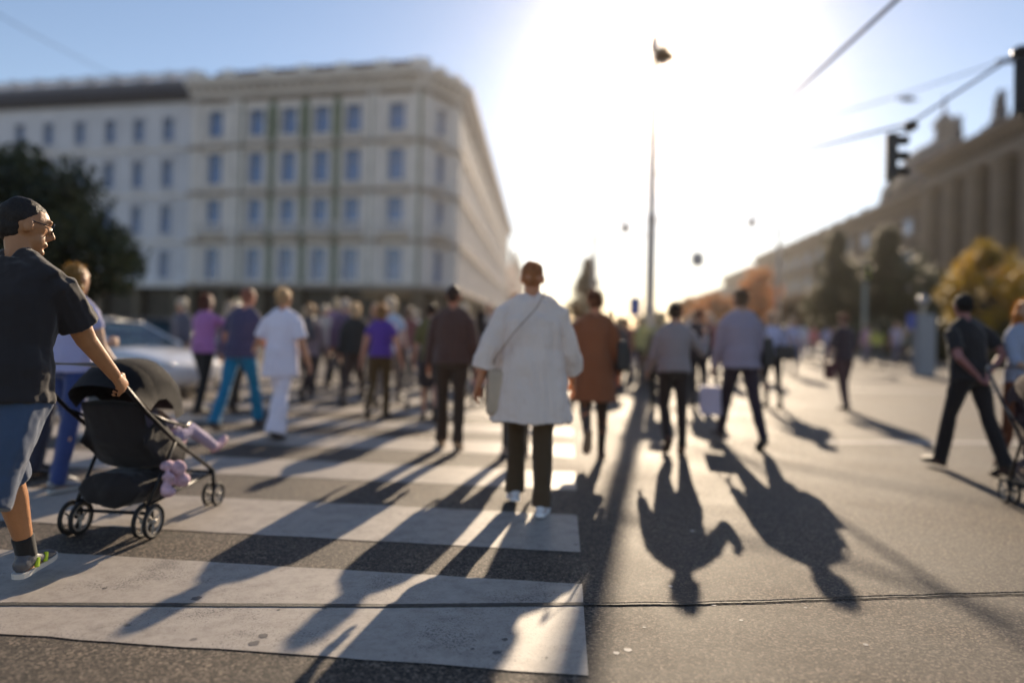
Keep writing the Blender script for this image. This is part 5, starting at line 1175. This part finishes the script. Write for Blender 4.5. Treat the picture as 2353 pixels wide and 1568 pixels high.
# posts and cabinet on the right-hand side
def ground_post(name, label, cat, px, Y, h, r, m, head=None):
    g = at_depth(px, 770, Y); root = empty(name, (g.x, g.y, 0), 0, label, cat)
    bm = bmesh.new(); lathe(bm, (0, 0, 0), [(r * 1.5, 0), (r * 1.4, .25), (r, .4), (r * .9, h)], 12); bm_obj('pole', bm, m, root, keep=True)
    if head: head(root, h)
    return root
def pedhead(root, h):
    bm = bmesh.new(); box(bm, (0, -.14, h - .45), (.28, .22, .75)); bmesh.ops.bevel(bm, geom=list(bm.edges), offset=.03, segments=2, affect='EDGES'); bm_obj('signal_box', bm, M_BLKM, root, keep=True)
    bm = bmesh.new(); ell(bm, (0, -.26, h - .28), (.09, .03, .09)); ell(bm, (0, -.26, h - .60), (.09, .03, .09)); bm_obj('lens', bm, mat('yellow_green', (.40, .42, .05), .3), root, keep=True, smooth=True)
    bm = bmesh.new(); box(bm, (0, -.12, 1.15), (.2, .14, .26)); bm_obj('push_button', bm, mat('yellow_box', (.62, .58, .05), .5), root, keep=True)
ground_post('pedestrian_signal', 'grey-green signal post with yellow push-button box among the dark trees', 'signal post', 1985, 30, 4.4, .09, mat('post_green', (.22, .26, .25), .5), pedhead)
def cab(root, h):
    bm = bmesh.new(); ell(bm, (0, 0, h + .1), (.18, .18, .16)); bm_obj('globe', bm, mat('milk_glass2', (.35, .35, .36), .3), root, keep=True, smooth=True)
    bm = bmesh.new(); box(bm, (0, -.05, 1.0), (.6, .35, 2.0)); bmesh.ops.bevel(bm, geom=list(bm.edges), offset=.04, segments=2, affect='EDGES'); bm_obj('cabinet', bm, mat('cabinet_grey', (.26, .27, .30), .5), root, keep=True)
    bm = bmesh.new(); box(bm, (-.42, -.05, 1.75), (.22, .06, .5)); bm_obj('blue_plate', bm, mat('plate_blue', (.06, .10, .42), .4), root, keep=True)
ground_post('advertising_column', 'grey cabinet post with a small round cap near the black t-shirt man', 'post', 2120, 22, 2.35, .07, M_ALU, cab)
# market tents
M_TENT = mat('tent_white', (.74, .74, .80), .7, var=.05, trans=.25)
def tent(px, Y, wd, label, pk=3.6, ev=2.3):
    g = at_depth(px, 770, Y); root = empty('market_tent', (g.x, g.y, 0), .2, label, 'tent', 'white market tents on the far right'); h = wd / 2
    bm = bmesh.new(); n = 8; prev = None
    for k in range(6):
        t = k / 5; hw = h * (1 - t) ** 1.35 + .04; z = ev + (pk - ev) * t ** .9; row = []
        for cx, cy in ((-1, -1), (0, -1), (1, -1), (1, 0), (1, 1), (0, 1), (-1, 1), (-1, 0)): row.append(bm.verts.new((cx * hw, cy * hw, z - (.10 * (1 - t) if cx * cy == 0 else 0))))
        if prev:
            for i in range(n): bm.faces.new((prev[i], prev[(i + 1) % n], row[(i + 1) % n], row[i]))
        else: first = row
        prev = row
    low = [bm.verts.new(v.co - Vector((0, 0, .35))) for v in first]
    for i in range(n): bm.faces.new((low[i], low[(i + 1) % n], first[(i + 1) % n], first[i]))
    bm.faces.new(prev); bm_obj('roof', bm, M_TENT, root, keep=True)
    for cx in (-1, 1):
        for cy in (-1, 1): bm = bmesh.new(); tube(bm, [(cx * h * .96, cy * h * .96, 0), (cx * h * .96, cy * h * .96, ev)], .04, n=6); bm_obj('leg', bm, M_ALU, root, keep=True)
    bm = bmesh.new(); box(bm, (0, -h * .8, .5), (wd * .8, .6, 1.0)); bm_obj('counter', bm, mat('stall_cloth', (.40, .30, .42), .8, var=.4, nscale=1.2), root, keep=True)
tent(1872, 84, 5.0, 'pointed white market tent, the taller one at the centre of the stalls', 3.3, 2.0)
tent(1836, 98, 5.4, 'flatter white market tent to the left of the pointed one', 2.6, 1.9)
tent(1925, 96, 5.6, 'flatter white market tent to the right of the pointed one', 2.6, 1.9)

# ------------------------------------------------------------------ trees
def leafmat(name, c1, c2, trans=.35):
    m, t, p, o = nodes(name)
    at = N(t, 'ShaderNodeAttribute', attribute_name='tone'); at.attribute_type = 'GEOMETRY'
    r = ramp(t, [(0.0, c1), (1.0, c2)]); t.links.new(at.outputs['Fac'], r.inputs[0]); t.links.new(r.outputs[0], p.inputs['Base Color']); p.inputs['Roughness'].default_value = .5
    tr = N(t, 'ShaderNodeBsdfTranslucent'); t.links.new(r.outputs[0], tr.inputs[0]); mx = N(t, 'ShaderNodeMixShader'); mx.inputs[0].default_value = trans
    t.links.new(p.outputs[0], mx.inputs[1]); t.links.new(tr.outputs[0], mx.inputs[2]); t.links.new(mx.outputs[0], o.inputs[0]); return m
M_BARK = mat('bark', (.05, .045, .035), .9, var=.3, nscale=8, bump=.8, bscale=30)
LM = {'dark': leafmat('leaf_dark', (.010, .016, .008), (.035, .05, .018), .12), 'conifer': leafmat('leaf_olive', (.035, .040, .015), (.13, .12, .045)), 'yellow': leafmat('leaf_yellow', (.20, .16, .015), (.75, .45, .015), .5),
      'orange': leafmat('leaf_orange', (.35, .13, .02), (.75, .30, .04), .5), 'brown': leafmat('leaf_brown', (.07, .045, .02), (.24, .12, .035), .3), 'green': leafmat('leaf_green', (.02, .03, .010), (.10, .11, .03), .3)}
def tree(label, c, rad, zlo, kind, n, leaf, shape='round', seed=1, group='trees along the street', cat='tree', name='tree'):
    """c: crown centre (world), rad: (rx, ry, rz)"""
    rt = random.Random(seed); root = empty(name, (c[0], c[1], 0), 0, label, cat, group); o = Vector((c[0], c[1], 0)); c = Vector(c) - o
    bm = bmesh.new(); top = c.z + rad[2] * .5
    tube(bm, [(0, 0, -.05), (.05, 0, zlo * .5 + .2), (-.04, .03, c.z), (.02, 0, top)], [rad[0] * .09 + .05, rad[0] * .07 + .04, rad[0] * .045 + .03, .03], n=9)
    limbs = []
    for k in range(9):
        a = rt.uniform(0, 6.283); z0 = rt.uniform(zlo, c.z + rad[2] * .2); e = Vector((math.cos(a) * rad[0] * rt.uniform(.5, .85), math.sin(a) * rad[1] * rt.uniform(.5, .85), min(top, z0 + rad[2] * rt.uniform(.3, .8))))
        s0 = Vector((0, 0, z0)); mid = s0.lerp(e, .5) + Vector((rt.uniform(-.2, .2), rt.uniform(-.2, .2), .15)); tube(bm, [s0, mid, e], [rad[0] * .035 + .02, rad[0] * .022 + .012, .012], n=6); limbs.append(e)
    bm_obj('trunk', bm, M_BARK, root, keep=True, smooth=True)
    clumps = []
    for k in range(70 if n > 3000 else 36):
        v = Vector((rt.gauss(0, 1), rt.gauss(0, 1), rt.gauss(0, 1))).normalized() * rt.uniform(.35, 1.0) ** .5
        if shape == 'cone':
            tz = rt.uniform(-1, 1); w_ = (1 - tz) / 2; a = rt.uniform(0, 6.283); q = rt.uniform(.3, 1) * (w_ * .95 + .06); v = Vector((math.cos(a) * q, math.sin(a) * q, tz))
        clumps.append((Vector((v.x * rad[0], v.y * rad[1], v.z * rad[2])) * .9 + c, rt.uniform(.16, .34) * (.75 if shape == 'cone' else 1), rt.random()))
    me = bpy.data.meshes.new('crown'); vv, ff, tone = [], [], []
    for i in range(n):
        cc, cr, ct = clumps[rt.randrange(len(clumps))]
        d = Vector((rt.gauss(0, 1), rt.gauss(0, 1), rt.gauss(0, 1))).normalized() * rt.random() ** .4 * cr * max(rad[0], rad[2]) * .9
        p = cc + d
        if p.z < zlo * .8: continue
        a = Vector((rt.gauss(0, 1), rt.gauss(0, 1), rt.gauss(0, 1))).normalized(); b = a.orthogonal().normalized(); l = leaf * rt.uniform(.6, 1.3)
        k = len(vv); vv += [p - a * l, p + b * l * .45, p + a * l, p - b * l * .45]; ff.append((k, k + 1, k + 2, k + 3)); tone.append(min(1, max(0, ct * .6 + rt.random() * .4)))
    me.from_pydata([tuple(v) for v in vv], [], ff); at = me.attributes.new('tone', 'FLOAT', 'FACE')
    at.data.foreach_set('value', tone)
    link('crown', me, LM[kind], root, keep=True)
    return root
c = at_depth(60, 500, 17.5); tree('dense dark evergreen tree at the left behind the man with the pushchair', (c.x - .3, c.y, 3.5), (3.2, 2.5, 1.85), 1.7, 'dark', 15000, .10, seed=3)
c = at_depth(215, 560, 18.5); tree('smaller dark tree filling the right flank of the left evergreen', (c.x, c.y, 2.9), (1.25, 1.3, 1.2), 1.5, 'dark', 4500, .09, seed=4)
Yc = 46
for px, top_, w_, lb, sd_ in ((1925, 535, 88, 'olive conifer, the left one of the pair before the museum wing', 5), (2038, 528, 96, 'olive conifer, the right one of the pair before the museum wing', 6)):
    t = at_depth(px, top_, Yc); rz_ = (t.z - .6) / 2; tree(lb, (t.x, t.y, .6 + rz_), (w_ / 1568 * Yc, w_ / 1568 * Yc, rz_), .5, 'conifer', 16000, .16, 'cone', sd_)
for k, (px, top_, w_, Y, kd, lb) in enumerate(((2285, 556, 128, 33, 'yellow', 'round golden yellow autumn tree at the right above the black t-shirt man'), (1745, 612, 48, 70, 'orange', 'orange autumn tree above the lilac-grey jacket'), (1640, 676, 60, 80, 'orange', 'low orange autumn tree far behind the suited person'),
        (1850, 668, 62, 58, 'brown', 'russet brown tree between the orange tree and the conifers'), (1350, 592, 56, 62, 'brown', 'lone brown tree above the middle of the avenue'), (1982, 585, 88, 50, 'conifer', 'broad olive tree filling the gap between the conifers'),
        (2120, 575, 95, 44, 'green', 'dark green tree behind the grey cabinet post'), (2205, 620, 80, 40, 'green', 'dark green tree left of the golden tree'), (2400, 600, 90, 36, 'green', 'dark green tree behind the golden tree at the right edge'),
        (1580, 680, 30, 95, 'orange', 'tiny orange tree farthest down the avenue'))):
    t = at_depth(px, top_, Y); zl = 1.6 if kd in ('orange', 'brown') else .5; rz_ = (t.z - zl) / 2; rx = w_ / 1568 * Y; tree(lb, (t.x, t.y, zl + rz_), (rx, rx * .9, rz_), zl, kd, 8000 if rx > 1.6 else 3500, .15, 'cone' if px == 1350 else 'round', 20 + k)
def shrub(px, Y, wd, h, kd, seed, lb):
    g = at_depth(px, 770, Y); tree(lb, (g.x, g.y, h * .5), (wd, wd * .6, h * .52), .1, kd, 4500, .13, seed=seed, group='shrubs along the right pavement', cat='shrub', name='shrub')
shrub(2010, 40, 2.4, 2.1, 'green', 61, 'low dark shrub under the olive conifers'); shrub(2170, 36, 2.6, 2.4, 'green', 62, 'low dark shrub right of the grey cabinet post')
shrub(2310, 33, 2.8, 2.2, 'green', 63, 'low dark shrub under the golden tree'); shrub(2430, 31, 2.6, 2.4, 'green', 64, 'low dark shrub at the right frame edge'); shrub(1760, 62, 3.2, 2.0, 'brown', 65, 'low russet shrub behind the market tents')
# ------------------------------------------------------------------ air
HAZE = True  # forward-scattering haze, added to stand in for the lens flare veil
if HAZE:
    m = bpy.data.materials.new('haze'); m.use_nodes = True; t = m.node_tree; t.nodes.clear()
    o = t.nodes.new('ShaderNodeOutputMaterial'); v = t.nodes.new('ShaderNodeVolumePrincipled'); t.links.new(v.outputs[0], o.inputs['Volume'])
    v.inputs['Color'].default_value = (1.0, .97, .95, 1); v.inputs['Density'].default_value = .00042; v.inputs['Anisotropy'].default_value = .92
    bm = bmesh.new(); box(bm, (0, 165, 20), (420, 420, 42)); hz = bm_obj('haze', bm, m); tag(hz, 'pale sunlit air over the whole street, added for the flare veil around the sun', 'haze', kind='stuff')
bpy.data.scenes.remove(TMP)
